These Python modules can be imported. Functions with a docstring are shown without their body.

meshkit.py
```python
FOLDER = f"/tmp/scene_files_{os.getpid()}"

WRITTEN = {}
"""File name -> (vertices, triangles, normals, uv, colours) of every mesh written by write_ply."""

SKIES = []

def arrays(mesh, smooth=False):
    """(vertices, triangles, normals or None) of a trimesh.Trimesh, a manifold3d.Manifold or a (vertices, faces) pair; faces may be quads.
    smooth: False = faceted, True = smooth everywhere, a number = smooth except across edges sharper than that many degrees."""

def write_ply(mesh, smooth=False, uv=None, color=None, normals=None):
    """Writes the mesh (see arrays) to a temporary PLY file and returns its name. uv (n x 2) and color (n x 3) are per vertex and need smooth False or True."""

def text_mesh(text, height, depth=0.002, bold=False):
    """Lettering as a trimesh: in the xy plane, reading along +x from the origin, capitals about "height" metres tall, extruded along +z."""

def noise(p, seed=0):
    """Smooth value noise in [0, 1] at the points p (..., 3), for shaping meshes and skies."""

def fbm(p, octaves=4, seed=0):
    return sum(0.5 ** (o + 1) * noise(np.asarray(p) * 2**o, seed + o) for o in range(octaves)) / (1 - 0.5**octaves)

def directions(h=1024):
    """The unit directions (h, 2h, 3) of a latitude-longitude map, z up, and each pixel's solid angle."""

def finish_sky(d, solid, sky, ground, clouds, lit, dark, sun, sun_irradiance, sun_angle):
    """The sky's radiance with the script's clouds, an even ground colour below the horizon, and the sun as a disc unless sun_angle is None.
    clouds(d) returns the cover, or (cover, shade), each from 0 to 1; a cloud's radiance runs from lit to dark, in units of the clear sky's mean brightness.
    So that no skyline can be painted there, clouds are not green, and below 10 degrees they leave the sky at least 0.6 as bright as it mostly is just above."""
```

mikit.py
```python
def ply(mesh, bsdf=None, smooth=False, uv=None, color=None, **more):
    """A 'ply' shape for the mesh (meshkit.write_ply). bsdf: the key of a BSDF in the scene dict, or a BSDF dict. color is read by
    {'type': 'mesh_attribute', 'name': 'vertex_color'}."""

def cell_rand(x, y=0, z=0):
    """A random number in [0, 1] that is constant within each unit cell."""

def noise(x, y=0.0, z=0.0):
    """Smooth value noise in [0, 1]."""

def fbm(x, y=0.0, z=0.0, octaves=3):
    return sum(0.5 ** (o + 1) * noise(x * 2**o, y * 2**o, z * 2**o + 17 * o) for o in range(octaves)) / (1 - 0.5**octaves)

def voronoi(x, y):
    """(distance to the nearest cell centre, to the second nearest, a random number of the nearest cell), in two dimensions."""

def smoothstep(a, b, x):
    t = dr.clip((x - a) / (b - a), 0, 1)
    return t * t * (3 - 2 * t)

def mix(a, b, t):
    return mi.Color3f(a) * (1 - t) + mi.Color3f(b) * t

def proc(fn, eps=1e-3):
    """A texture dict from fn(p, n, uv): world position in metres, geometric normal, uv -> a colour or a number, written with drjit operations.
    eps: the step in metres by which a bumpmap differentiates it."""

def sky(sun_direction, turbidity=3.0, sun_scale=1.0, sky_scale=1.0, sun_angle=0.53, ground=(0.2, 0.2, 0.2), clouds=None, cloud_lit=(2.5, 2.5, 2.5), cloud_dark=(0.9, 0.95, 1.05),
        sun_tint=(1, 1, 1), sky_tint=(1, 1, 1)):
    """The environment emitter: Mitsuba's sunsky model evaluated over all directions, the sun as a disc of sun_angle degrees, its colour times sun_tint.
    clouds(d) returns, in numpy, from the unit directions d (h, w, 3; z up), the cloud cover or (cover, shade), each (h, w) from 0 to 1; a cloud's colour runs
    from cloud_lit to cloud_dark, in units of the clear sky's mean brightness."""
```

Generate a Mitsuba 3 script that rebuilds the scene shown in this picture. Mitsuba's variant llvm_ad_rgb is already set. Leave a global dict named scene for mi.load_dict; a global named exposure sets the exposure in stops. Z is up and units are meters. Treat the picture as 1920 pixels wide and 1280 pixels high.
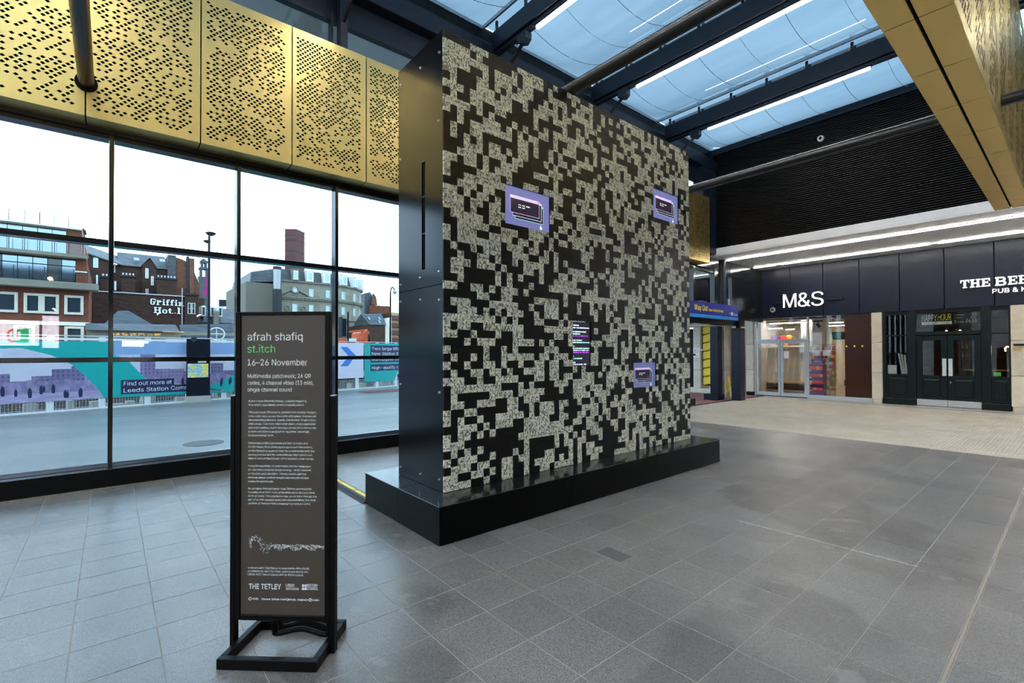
import math, random
import numpy as np, trimesh, drjit as dr, mitsuba as mi
import mikit, meshkit
from shapely.geometry import box as sbox, Polygon
from trimesh.transformations import rotation_matrix

random.seed(7)
RNG = np.random.default_rng(7)
K = 0.82                       # all coordinates below are in survey units; one unit is 0.82 m
scene, labels = {}, {}
ORD = ('first', 'second', 'third', 'fourth', 'fifth', 'sixth')

# ------------------------------------------------------------------ camera, sky, exposure
exposure = 1.28
TH, PITCH, ROLL, FOC, CYP = 0.6978, 0.0109, -0.003, 897.7, 652.2
fw = np.array([math.sin(TH) * math.cos(PITCH), math.cos(TH) * math.cos(PITCH), math.sin(PITCH)])
rt = np.array([math.cos(TH), -math.sin(TH), 0.0])
up = np.cross(rt, fw) - ROLL * rt
eye = np.array([0, 0, 2.0]) * K
scene['camera'] = {'type': 'perspective', 'fov': 2 * math.degrees(math.atan(960 / FOC)), 'fov_axis': 'x', 'near_clip': 0.05, 'far_clip': 2000.0,
                   'principal_point_offset_y': (640 - CYP) / 1280,
                   'to_world': mi.ScalarTransform4f().look_at(origin=eye.tolist(), target=(eye + fw).tolist(), up=up.tolist())}


def clouds(d):
    n = meshkit.fbm(np.stack([d[..., 0] / (d[..., 2] + 0.25) * 1.6, d[..., 1] / (d[..., 2] + 0.25) * 1.6, d[..., 2] * 0], -1), 5, 3)
    el = np.degrees(np.arcsin(np.clip(d[..., 2], 0, 1)))
    cover = np.clip(1.0 - np.clip((el - 30) / 45, 0, 1) * 0.85 + (n - 0.5) * 0.8, 0, 1)
    return cover, np.clip((n - 0.45) * 1.2, 0, 0.35)


SKY_GAIN = 8.2
scene['sky'] = mikit.sky((-0.75, -0.5, 0.30), turbidity=3.0, sun_scale=0.0, sky_scale=SKY_GAIN, ground=(0.16, 0.17, 0.18), clouds=clouds,
                         cloud_lit=(1.55, 2.18, 2.65), cloud_dark=(1.12, 1.57, 1.97), sky_tint=(0.75, 1.0, 1.2))
LED = 38.0                      # radiance of the white strip lamps
SOFFIT_LED = 26.0
SHOP_LED = 52.0


# ------------------------------------------------------------------ mesh helpers
def frame(o=(0, 0, 0), ang=0.0):
    T = rotation_matrix(ang, [0, 0, 1])
    T[:3, 3] = o
    return T


class M:
    def __init__(self, T=None):
        self.v, self.f, self.n, self.T = [], [], 0, T

    def add(self, v, f):
        v, f = np.asarray(v, float), np.asarray(f, int)
        if self.T is not None:
            v = v @ self.T[:3, :3].T + self.T[:3, 3]
        self.v.append(v)
        self.f.append(f + self.n)
        self.n += len(v)
        return self

    def tri(self, m):
        return self.add(m.vertices, m.faces)

    def box(self, x0, x1, y0, y1, z0, z1, b=0.0):
        x0, x1, y0, y1, z0, z1 = min(x0, x1), max(x0, x1), min(y0, y1), max(y0, y1), min(z0, z1), max(z0, z1)
        if b <= 0:
            v = [(x, y, z) for x in (x0, x1) for y in (y0, y1) for z in (z0, z1)]
            f = [(0, 1, 3), (0, 3, 2), (4, 6, 7), (4, 7, 5), (0, 4, 5), (0, 5, 1), (2, 3, 7), (2, 7, 6), (0, 2, 6), (0, 6, 4), (1, 5, 7), (1, 7, 3)]
            return self.add(v, f)
        b = min(b, (x1 - x0) / 2.01, (y1 - y0) / 2.01, (z1 - z0) / 2.01)
        p = []
        for x, sx in ((x0, 1), (x1, -1)):
            for y, sy in ((y0, 1), (y1, -1)):
                for z, sz in ((z0, 1), (z1, -1)):
                    p += [(x, y + sy * b, z + sz * b), (x + sx * b, y, z + sz * b), (x + sx * b, y + sy * b, z)]
        h = trimesh.convex.convex_hull(np.array(p))
        return self.add(h.vertices, h.faces)

    def hull(self, pts):
        h = trimesh.convex.convex_hull(np.array(pts, float))
        return self.add(h.vertices, h.faces)

    def quad(self, a, b, c, d):
        return self.add([a, b, c, d], [(0, 1, 2), (0, 2, 3)])

    def tube(self, pts, r, n=10, caps=True):
        p = np.asarray(pts, float)
        r = np.broadcast_to(r, (len(p),))
        t = np.gradient(p, axis=0)
        t /= np.linalg.norm(t, axis=1, keepdims=True)
        ref = np.eye(3)[np.abs(t).max(0).argmin()]
        a = np.cross(t, ref)
        a /= np.linalg.norm(a, axis=1, keepdims=True)
        b = np.cross(t, a)
        w = np.arange(n) * 2 * np.pi / n
        v = p[:, None] + r[:, None, None] * (np.cos(w)[None, :, None] * a[:, None] + np.sin(w)[None, :, None] * b[:, None])
        f = []
        for i in range(len(p) - 1):
            for j in range(n):
                k = (j + 1) % n
                f += [(i * n + j, i * n + k, (i + 1) * n + k), (i * n + j, (i + 1) * n + k, (i + 1) * n + j)]
        v = v.reshape(-1, 3)
        if caps:
            v = np.vstack([v, p[0], p[-1]])
            c0, c1, L = len(v) - 2, len(v) - 1, (len(p) - 1) * n
            f += [(c0, (j + 1) % n, j) for j in range(n)] + [(c1, L + j, L + (j + 1) % n) for j in range(n)]
        return self.add(v, f)

    def lathe(self, prof, c=(0, 0, 0), n=20):
        """prof: (radius, z) from bottom to top."""
        w = np.arange(n) * 2 * np.pi / n
        v = np.array([[r * math.cos(x) + c[0], r * math.sin(x) + c[1], z + c[2]] for r, z in prof for x in w])
        f = []
        for i in range(len(prof) - 1):
            for j in range(n):
                k = (j + 1) % n
                f += [(i * n + j, i * n + k, (i + 1) * n + k), (i * n + j, (i + 1) * n + k, (i + 1) * n + j)]
        return self.add(v, f)

    def plate(self, poly, depth, o, r, u):
        """A shapely polygon extruded by depth: o origin, r right, u up; it grows along r x u."""
        for g in getattr(poly, 'geoms', [poly]):
            if g.is_empty:
                continue
            m = trimesh.creation.extrude_polygon(g, depth, engine='earcut')
            r_, u_ = np.asarray(r, float), np.asarray(u, float)
            v = m.vertices
            self.add(np.asarray(o, float) + v[:, :1] * r_ + v[:, 1:2] * u_ + v[:, 2:3] * np.cross(r_, u_), m.faces)
        return self

    def text(self, s, h, o, r, u=(0, 0, 1), width=None, depth=0.004, bold=False):
        m = meshkit.text_mesh(s, h, depth, bold)
        v = np.array(m.vertices)
        x0, x1 = v[:, 0].min(), v[:, 0].max()
        v[:, 0] = (v[:, 0] - x0) * ((width / (x1 - x0)) if width else 1.0)
        r, u = np.asarray(r, float), np.asarray(u, float)
        return self.add(np.asarray(o, float) + v[:, :1] * r + v[:, 1:2] * u + v[:, 2:3] * np.cross(r, u), m.faces)

    def done(self):
        return np.vstack(self.v) * K, np.vstack(self.f)


def key_for(name):
    if name not in scene and name not in labels:
        return name
    i = 1
    while f'{name}_{i:03d}' in scene or f'{name}_{i:03d}' in labels:
        i += 1
    return f'{name}_{i:03d}'


def thing(name, label=None, cat=None, group=None, kind=None):
    k = key_for(name)
    labels[k] = {a: b for a, b in (('label', label), ('category', cat), ('group', group), ('kind', kind)) if b}
    return k


def part(parent, name, mesh, mat, label=None, kind=None, smooth=False, uv=None, emit=None):
    k = key_for(f'{parent}__{name}' if parent else name)
    d = mikit.ply(mesh.done() if isinstance(mesh, M) else mesh, mat, smooth=smooth, uv=uv)
    if emit is not None:
        d['emitter'] = {'type': 'area', 'radiance': emit if isinstance(emit, dict) else {'type': 'rgb', 'value': list(map(float, emit))}}
    scene[k] = d
    if label or kind:
        labels[k] = {a: b for a, b in (('label', label), ('kind', kind)) if b}
    return k


def single(name, mesh, mat, label, cat, group=None, kind=None, smooth=False, emit=None, uv=None):
    k = key_for(name)
    part(None, k, mesh, mat, smooth=smooth, emit=emit, uv=uv)
    labels[k] = {a: b for a, b in (('label', label), ('category', cat), ('group', group), ('kind', kind)) if b}
    return k


def struct(name, mesh=None, mat=None, label=None, smooth=False, uv=None):
    k = name
    if mesh is not None:
        part(None, k, mesh, mat, smooth=smooth, uv=uv)
    labels[k] = {'kind': 'structure'}
    if label:
        labels[k]['label'] = label
    return k


# ------------------------------------------------------------------ materials
def s2l(*c):
    return [((x / 255 + 0.055) / 1.055) ** 2.4 if x > 10 else x / 255 / 12.92 for x in c]


def mat(name, color, rough=0.5, metallic=0.0, spec=0.5, **kw):
    c = color if isinstance(color, dict) else {'type': 'rgb', 'value': [float(x) for x in color]}
    scene[name] = {'type': 'twosided', 'bsdf': {'type': 'principled', 'base_color': c, 'roughness': rough if isinstance(rough, dict) else float(rough), 'metallic': float(metallic), 'specular': float(spec), **kw}}
    return name


mix, noise, fbm, smoothstep, cell = mikit.mix, mikit.noise, mikit.fbm, mikit.smoothstep, mikit.cell_rand


def f_granite(p, n, uv):
    x, y = p.x, p.y
    g = fbm(x * 190, y * 190, 0, 2)
    s = fbm(x * 2.1, y * 2.6, 3, 4)
    st = fbm(x * 0.9 + 31, y * 0.9, 5, 3)
    streak = smoothstep(0.72, 0.80, fbm(x * 9 + y * 5, y * 4 - x * 2.5, 9, 3)) * smoothstep(0.45, 0.6, st)
    v = (0.52 + 0.96 * g) * (0.84 + 0.32 * s) * (0.92 + 0.16 * uv.x)
    v = v * (1 - 0.26 * smoothstep(0.58, 0.68, st))
    c = mix((0.118, 0.119, 0.121), (0.123, 0.120, 0.115), uv.y) * v
    return mix(c, (0.24, 0.24, 0.235), streak * 0.22)


def f_asphalt(p, n, uv):
    g = fbm(p.x * 60, p.y * 60, 0, 2)
    s = fbm(p.x * 0.5, p.y * 1.2, 4, 4)
    return mix((0.085, 0.098, 0.098), (0.205, 0.22, 0.215), s * 0.75 + g * 0.3)


def f_sand(p, n, uv):
    s = fbm(p.y * 6 + p.z * 2.2, p.z * 9 - p.y * 1.5, p.x * 3, 3)
    return mix((0.50, 0.43, 0.33), (0.66, 0.59, 0.48), s) * (0.94 + 0.12 * uv.x)


def f_matting(p, n, uv):
    s = fbm(p.x * 3, p.y * 3, 0, 3)
    return mix((0.36, 0.32, 0.26), (0.48, 0.43, 0.355), s)


def brick(ca, cb, mortar, w=0.24, h=0.08):
    def fn(p, n, uv):
        a = p.x + p.y
        r = dr.floor(p.z / h)
        q = a / w + 0.5 * (r - 2 * dr.floor(r / 2))
        fx, fz = q - dr.floor(q), p.z / h - r
        m = dr.select((fx < 0.05) | (fz < 0.12), 1.0, 0.0)
        c = mix(ca, cb, 0.65 * cell(dr.floor(q), r, 1) + 0.35 * fbm(a * 0.7, p.z * 0.9, 2, 3))
        return mix(c, mortar, m * 0.6)
    return fn


def f_slate(p, n, uv):
    r = dr.floor(p.z / 0.13)
    q = dr.floor((p.x + p.y) / 0.3 + 0.5 * (r - 2 * dr.floor(r / 2)))
    return mix((0.030, 0.036, 0.041), (0.085, 0.095, 0.105), 0.6 * cell(q, r, 3) + 0.4 * fbm(p.x * 0.8, p.y, p.z * 2, 3))


def f_stone(p, n, uv):
    s = fbm(p.x * 0.5, p.z * 0.25, p.y, 4)
    b = cell(dr.floor((p.x + p.y) / 0.9), dr.floor(p.z / 0.4), 2)
    return mix((0.15, 0.14, 0.105), (0.36, 0.335, 0.265), 0.7 * s + 0.3 * b)


BX, BZ, BW = 2.913, 0.41, 5.323


def f_mosaic(p, n, uv):
    u, v = (p.x / K - BX) / BW * 57, (p.z / K - BZ) / BW * 57
    iu, iv = dr.floor(u), dr.floor(v)
    a = cell(iu, iv, 11)
    b = cell(dr.floor(iu / 2 + 0.5), dr.floor(iv / 2), 5)
    c = cell(dr.floor(iu / 3), dr.floor(iv / 2 + 0.5), 8)
    on = dr.select(0.60 * a + 0.22 * b + 0.18 * c > 0.480, 1.0, 0.0)
    # each patch is a collage of small old photographs
    pu, pv = u * 2 + 0.35 * cell(dr.floor(v * 1.5), 2), v * 1.5
    ru = cell(dr.floor(pu), dr.floor(pv), 21)
    fu, fv = pu - dr.floor(pu), pv - dr.floor(pv)
    fig = noise(u * 5.3 + 40 * ru, v * 4.1, 2)
    det = noise(u * 12 + 7 * ru, v * 10, 5)
    edge = dr.select((fu < 0.07) | (fv < 0.06), 0.55, 0.0)
    dark = dr.clip(smoothstep(0.56, 0.74, fig) * 0.75 + smoothstep(0.6, 0.8, det) * 0.5 + edge * 0.7, 0, 1)
    paper = mix((0.66, 0.63, 0.50), (0.82, 0.79, 0.645), ru)
    paper = mix(paper, (0.57, 0.60, 0.48), smoothstep(0.7, 0.9, cell(dr.floor(pu), dr.floor(pv), 4)))
    return mix((0.0045, 0.0040, 0.0037), mix(paper, (0.06, 0.058, 0.05), dark), on)


def f_photo(p, n, uv):
    """A printed street scene on the hoarding banners, in violet."""
    a, z = p.x * 0.965 + p.y * 0.264, p.z
    sky_ = mix((0.50, 0.50, 0.64), (0.72, 0.70, 0.78), fbm(a * 1.2, z * 3, 1, 3))
    blocks = cell(dr.floor(a / 0.42), 3) * 0.5 + 0.5 + 0.9 * dr.select(cell(dr.floor(a / 0.42), 3) > 0.86, 1.0, 0.0)
    win = dr.select((a * 9 - dr.floor(a * 9) < 0.45) & (z * 8 - dr.floor(z * 8) < 0.5), 0.6, 1.0)
    town = mix((0.16, 0.13, 0.28), (0.34, 0.26, 0.46), cell(dr.floor(a / 0.5), 9)) * win
    crowd = mix((0.12, 0.10, 0.22), (0.42, 0.34, 0.55), fbm(a * 9, z * 6, 4, 3))
    pave = mix((0.30, 0.26, 0.44), (0.52, 0.46, 0.64), fbm(a * 5, z * 16, 4, 2))
    c = dr.select(z < blocks + 0.40, town, sky_)
    c = dr.select(z < 0.85 + 0.1 * noise(a * 6, 2), crowd, c)
    return dr.select(z < 0.55, pave, c)


def f_map(p, n, uv):
    a = p.x * 0.9 - p.y * 0.43
    d1, d2, w = mikit.voronoi(a * 9, p.z * 9)
    c = mix((0.72, 0.62, 0.10), (0.30, 0.50, 0.52), smoothstep(0.4, 0.6, w))
    return mix((0.78, 0.76, 0.66), c, smoothstep(0.06, 0.12, d2 - d1))


def f_film(p, n, uv):
    s = fbm(p.x * 0.9, p.y * 0.35, 2, 4)
    t = fbm(p.x * 7, p.y * 0.8, 6, 3)
    return mix((0.095, 0.140, 0.180), (0.205, 0.25, 0.285), 0.65 * s + 0.35 * t)


P = mikit.proc
mat('granite', P(f_granite), 0.33, spec=0.8)
mat('grout', (0.25, 0.215, 0.175), 0.8)
mat('grey_stone', (0.27, 0.265, 0.25), 0.5)
mat('matting', P(f_matting), 0.6)
mat('asphalt', P(f_asphalt), 0.4, spec=0.5)
mat('sandstone', P(f_sand), 0.6)
mat('red_brick', P(brick((0.135, 0.034, 0.014), (0.205, 0.058, 0.026), (0.14, 0.08, 0.05))), 0.8)
mat('dark_brick', P(brick((0.036, 0.016, 0.0105), (0.085, 0.038, 0.024), (0.04, 0.028, 0.022))), 0.85)
mat('orange_brick', P(brick((0.14, 0.050, 0.026), (0.22, 0.090, 0.05), (0.16, 0.11, 0.09))), 0.85)
mat('tower_brick', P(brick((0.105, 0.036, 0.036), (0.15, 0.06, 0.057), (0.11, 0.07, 0.07), 0.7, 0.3)), 0.8)
mat('slate', P(f_slate), 0.45)
mat('stone', P(f_stone), 0.8)
mat('mosaic', P(f_mosaic), 0.40, spec=0.22)
mat('banner_photo', P(f_photo), 0.45)
mat('town_map', P(f_map), 0.4)
mat('gold', (0.72, 0.53, 0.20), 0.42, metallic=1.0)
mat('gold_dark', (0.30, 0.28, 0.22), 0.4, metallic=0.7)
mat('black', (0.002, 0.002, 0.0024), 0.45, spec=0.15)
mat('void', (0.004, 0.004, 0.004), 0.9, spec=0.1)
mat('black_sheet', (0.036, 0.038, 0.044), 0.16, metallic=0.9, spec=0.5)
mat('plinth_black', (0.0012, 0.0012, 0.0012), 0.3, spec=0.10)
mat('plinth_gloss', (0.006, 0.006, 0.007), 0.14, spec=0.7)
mat('stand_black', (0.0022, 0.0018, 0.0016), 0.4, spec=0.14)
mat('rubber', (0.02, 0.02, 0.022), 0.6)
mat('navy', (0.0042, 0.0062, 0.0170), 0.32, spec=0.22)
mat('steel_dark', (0.006, 0.011, 0.021), 0.36, spec=0.25)
mat('frame_dark', (0.004, 0.005, 0.007), 0.16, spec=0.5)
mat('sill_metal', (0.20, 0.24, 0.28), 0.22, metallic=0.9)
mat('dim_wall', (0.16, 0.15, 0.125), 0.8)
mat('droppings', (0.55, 0.53, 0.50), 0.9)
mat('louver_black', (0.007, 0.007, 0.008), 0.4, spec=0.3)
mat('tube_dark', (0.010, 0.0095, 0.010), 0.28, spec=0.45)
mat('white', (0.80, 0.80, 0.80), 0.5)
mat('white_board', (0.86, 0.87, 0.88), 0.5)
mat('soffit', (0.72, 0.70, 0.67), 0.35)
mat('letter_white', (0.92, 0.92, 0.92), 0.4)
mat('print_white', (0.80, 0.80, 0.80), 0.5)
mat('print_green', (0.16, 0.62, 0.16), 0.5)
mat('print_grey', (0.62, 0.62, 0.62), 0.5)
mat('poster', (0.060, 0.046, 0.035), 0.34, spec=0.5)
mat('chrome', (0.75, 0.75, 0.75), 0.2, metallic=1.0)
mat('steel', (0.55, 0.55, 0.56), 0.35, metallic=1.0)
mat('chrome_dull', (0.30, 0.31, 0.32), 0.3, metallic=1.0)
mat('alu', (0.42, 0.44, 0.47), 0.4, metallic=0.3)
mat('yellow', (0.80, 0.56, 0.04), 0.45)
mat('sign_yellow', (0.90, 0.72, 0.02), 0.4)
mat('sign_blue', (0.012, 0.018, 0.20), 0.3)
mat('sky_blue', (0.02, 0.27, 0.72), 0.35)
mat('brown_panel', (0.028, 0.0085, 0.0035), 0.16, spec=0.3)
mat('door_green', (0.0016, 0.0058, 0.0068), 0.3, spec=0.2)
mat('cream', (0.66, 0.60, 0.50), 0.6)
mat('shop_floor', (0.42, 0.34, 0.23), 0.4)
mat('drape', (0.44, 0.40, 0.33), 0.8)
mat('purple', (0.085, 0.03, 0.15), 0.4)
mat('red', (0.62, 0.03, 0.02), 0.4)
mat('orange', (0.75, 0.24, 0.03), 0.4)
mat('green', (0.10, 0.42, 0.06), 0.45)
mat('lime', (0.20, 0.75, 0.08), 0.5)
mat('pink', (0.75, 0.10, 0.22), 0.45)
mat('cobalt', (0.05, 0.16, 0.50), 0.4)
mat('tan', (0.45, 0.31, 0.14), 0.6)
mat('teal', (0.006, 0.40, 0.38), 0.45)
mat('banner_lilac', (0.70, 0.68, 0.78), 0.5)
mat('banner_blue', (0.05, 0.22, 0.66), 0.45)
mat('banner_sky', (0.26, 0.40, 0.65), 0.45)
mat('banner_navy', (0.018, 0.022, 0.085), 0.45)
mat('render', (0.17, 0.155, 0.125), 0.85)
mat('manhole', (0.07, 0.075, 0.078), 0.6)
mat('concrete', (0.42, 0.40, 0.36), 0.8)
mat('pane_dark', (0.03, 0.045, 0.06), 0.08, spec=0.9)
mat('pane_blue', (0.27, 0.35, 0.41), 0.08, metallic=1.0)   # solar coated glass
mat('digger_red', (0.60, 0.10, 0.03), 0.5)
mat('magenta', (0.62, 0.02, 0.25), 0.5)
mat('paper', (0.72, 0.74, 0.76), 0.6)
mat('light_grey', (0.55, 0.56, 0.57), 0.5)
mat('lamp_off', (0.8, 0.8, 0.8), 0.5)
scene['glass'] = {'type': 'thindielectric', 'int_ior': 1.5, 'specular_transmittance': {'type': 'rgb', 'value': [0.90, 0.94, 0.95]}}
scene['shop_glass'] = {'type': 'thindielectric', 'int_ior': 1.5}
scene['pub_glass'] = {'type': 'thindielectric', 'int_ior': 1.5, 'specular_transmittance': {'type': 'rgb', 'value': [0.62, 0.64, 0.62]}}
scene['film'] = {'type': 'thindielectric', 'int_ior': 1.2, 'specular_transmittance': P(f_film)}

# ------------------------------------------------------------------ floor
XJ = [-9.0, -8.5, -8.0, -7.5, -7.0, -6.5, -6.0, -5.5, -5.0, -4.5, -4.05, -3.56, -3.08, -2.6, -2.12, -1.64, -1.16, -.681, -.202, .272, .75, 1.26, 1.755, 2.245, 2.735, 3.235, 3.72, 4.23, 4.773, 5.29, 5.81, 6.28, 6.78, 7.30, 7.83, 8.33, 8.82, 9.33, 9.85, 10.36, 10.87, 11.38, 11.9, 12.45, 12.99]
YJ = [-8.9, -8.4, -7.9, -7.4, -6.9, -6.4, -5.9, -5.4, -4.9, -4.4, -3.9, -3.4, -2.9, -2.4, -1.9, -1.4, -.9, -.4, .08, .555, .585, 1.025, 1.525, 2.02, 2.51, 2.99, 3.457, 3.935, 4.388, 4.84, 5.29, 5.75, 6.18, 6.64, 7.07, 7.48, 7.92, 8.38, 8.84, 9.33]
struct('floor', M().box(-9, 12.99, -8.9, 9.4, -0.2, -0.0018).box(12.99, 34, -8.9, 9.4, -0.2, -0.03), 'grout', 'grey granite concourse floor')
tiles = []
for i in range(len(XJ) - 1):
    for j in range(len(YJ) - 1):
        if YJ[j] == .555:
            continue
        c = np.array([(XJ[i] + XJ[i + 1]) / 2, (YJ[j] + YJ[j + 1]) / 2, 0])
        d = c - eye / K
        z, x = d @ fw, d @ rt
        seen = z > 0.8 and abs(x) < z * 1.12 and d[2] > -z * 0.75
        tiles.append((0 if seen else 1, np.linalg.norm(d), i, j))
tiles.sort()


def tile_mesh(i, j):
    g, h = 0.0022, RNG.uniform(-0.0008, 0.0008)
    x0, x1, y0, y1 = XJ[i] + g, XJ[i + 1] - g, YJ[j] + g, YJ[j + 1] - g
    e = 0.002
    v = [(x0, y0, -.03), (x1, y0, -.03), (x1, y1, -.03), (x0, y1, -.03), (x0, y0, h - e), (x1, y0, h - e), (x1, y1, h - e), (x0, y1, h - e),
         (x0 + e, y0 + e, h), (x1 - e, y0 + e, h), (x1 - e, y1 - e, h), (x0 + e, y1 - e, h)]
    f = [(8, 9, 10), (8, 10, 11)]
    for a in range(4):
        b = (a + 1) % 4
        f += [(a, b, 4 + b), (a, 4 + b, 4 + a), (4 + a, 4 + b, 8 + b), (4 + a, 8 + b, 8 + a)]
    t = [RNG.random(), RNG.random()]
    return np.array(v), np.array(f), np.array([t] * 12)


rest = M()
rest_uv = []
for n_, (_, _, i, j) in enumerate(tiles):
    v, f, t = tile_mesh(i, j)
    if n_ < 300:
        part('floor', 'tile', (v * K, f), 'granite', uv=t)
    else:
        rest.add(v, f)
        rest_uv.append(t)
part('floor', 'tile_field', rest, 'granite', 'smaller tiles farther off', kind='stuff', uv=np.vstack(rest_uv))
j_ = M()
for y in (.5575, .5785):
    j_.box(-9, 12.99, y, y + .004, -.03, .001)
part('floor', 'scratch_line', M().hull([(x + q, y, z) for q in (0, .006) for z in (0, .0014) for x, y in ((5.73, 2.68), (5.77, 1.01))]), 'light_grey', 'thin pale line across the slabs')
part('floor', 'inlay_plate', M().box(3.75, 3.94, 2.87, 3.17, -.01, .0016, .001), 'manhole', 'small inlaid plate')
part('floor', 'expansion_strip', j_, 'steel', 'metal edged expansion joint')
part('floor', 'joint_seal', M().box(-9, 12.99, .562, .578, -.03, -.006), 'rubber')
# cream ribbed matting in front of the shops, then a smooth granite margin
part('floor', 'matting_bed', M().box(12.995, 22.2, -8.9, 9.4, -.04, -.004), 'matting', 'cream ribbed paving')
rb = M()
y = -6.0
while y < 9.3:
    rb.box(13.55, 21.9, y, y + .034, -.02, .004)
    y += .062
part('floor', 'matting_rib', rb, 'matting', 'raised cream ribs', kind='stuff')
ed = M()
y = -6.0
while y < 9.3:
    ed.box(13.02, 13.5, y, y + .034, -.02, .003)
    y += .062
part('floor', 'matting_edge_rib', ed, 'matting', kind='stuff')
for k in range(24):
    y0 = 9.4 - .75 * (k + 1)
    part('floor', 'margin_slab', M().box(22.22, 23.3, y0 + .005, y0 + .745, -.04, 0.0), 'grey_stone')

# ------------------------------------------------------------------ street outside
street = single('street', M().box(-90, 120, 9.75, 160, -0.3, -0.02), 'asphalt', 'wide grey tarmac street outside the glass wall', 'road')
labels[street]['kind'] = 'structure'
rs = M()
for k, (a, b, c, d) in enumerate(((2.6, 4.4, 13.6, 13.66), (7.0, 10.4, 16.2, 16.26))):
    rs.box(a, b, c, d, -.03, -.014)
part(street, 'road_line', rs, 'print_white', 'worn white line')
part(street, 'red_paving', M().box(10.0, 12.9, 23.4, 24.9, -.05, -.012), 'tower_brick', 'dull red paving patch')
for k, (x, y) in enumerate(((1.63, 12.85),)):
    part(street, 'manhole_cover', M().lathe([(0.0, -.012), (.40, -.012), (.40, -.02)], (x, y, 0), 18), 'manhole')

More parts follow.
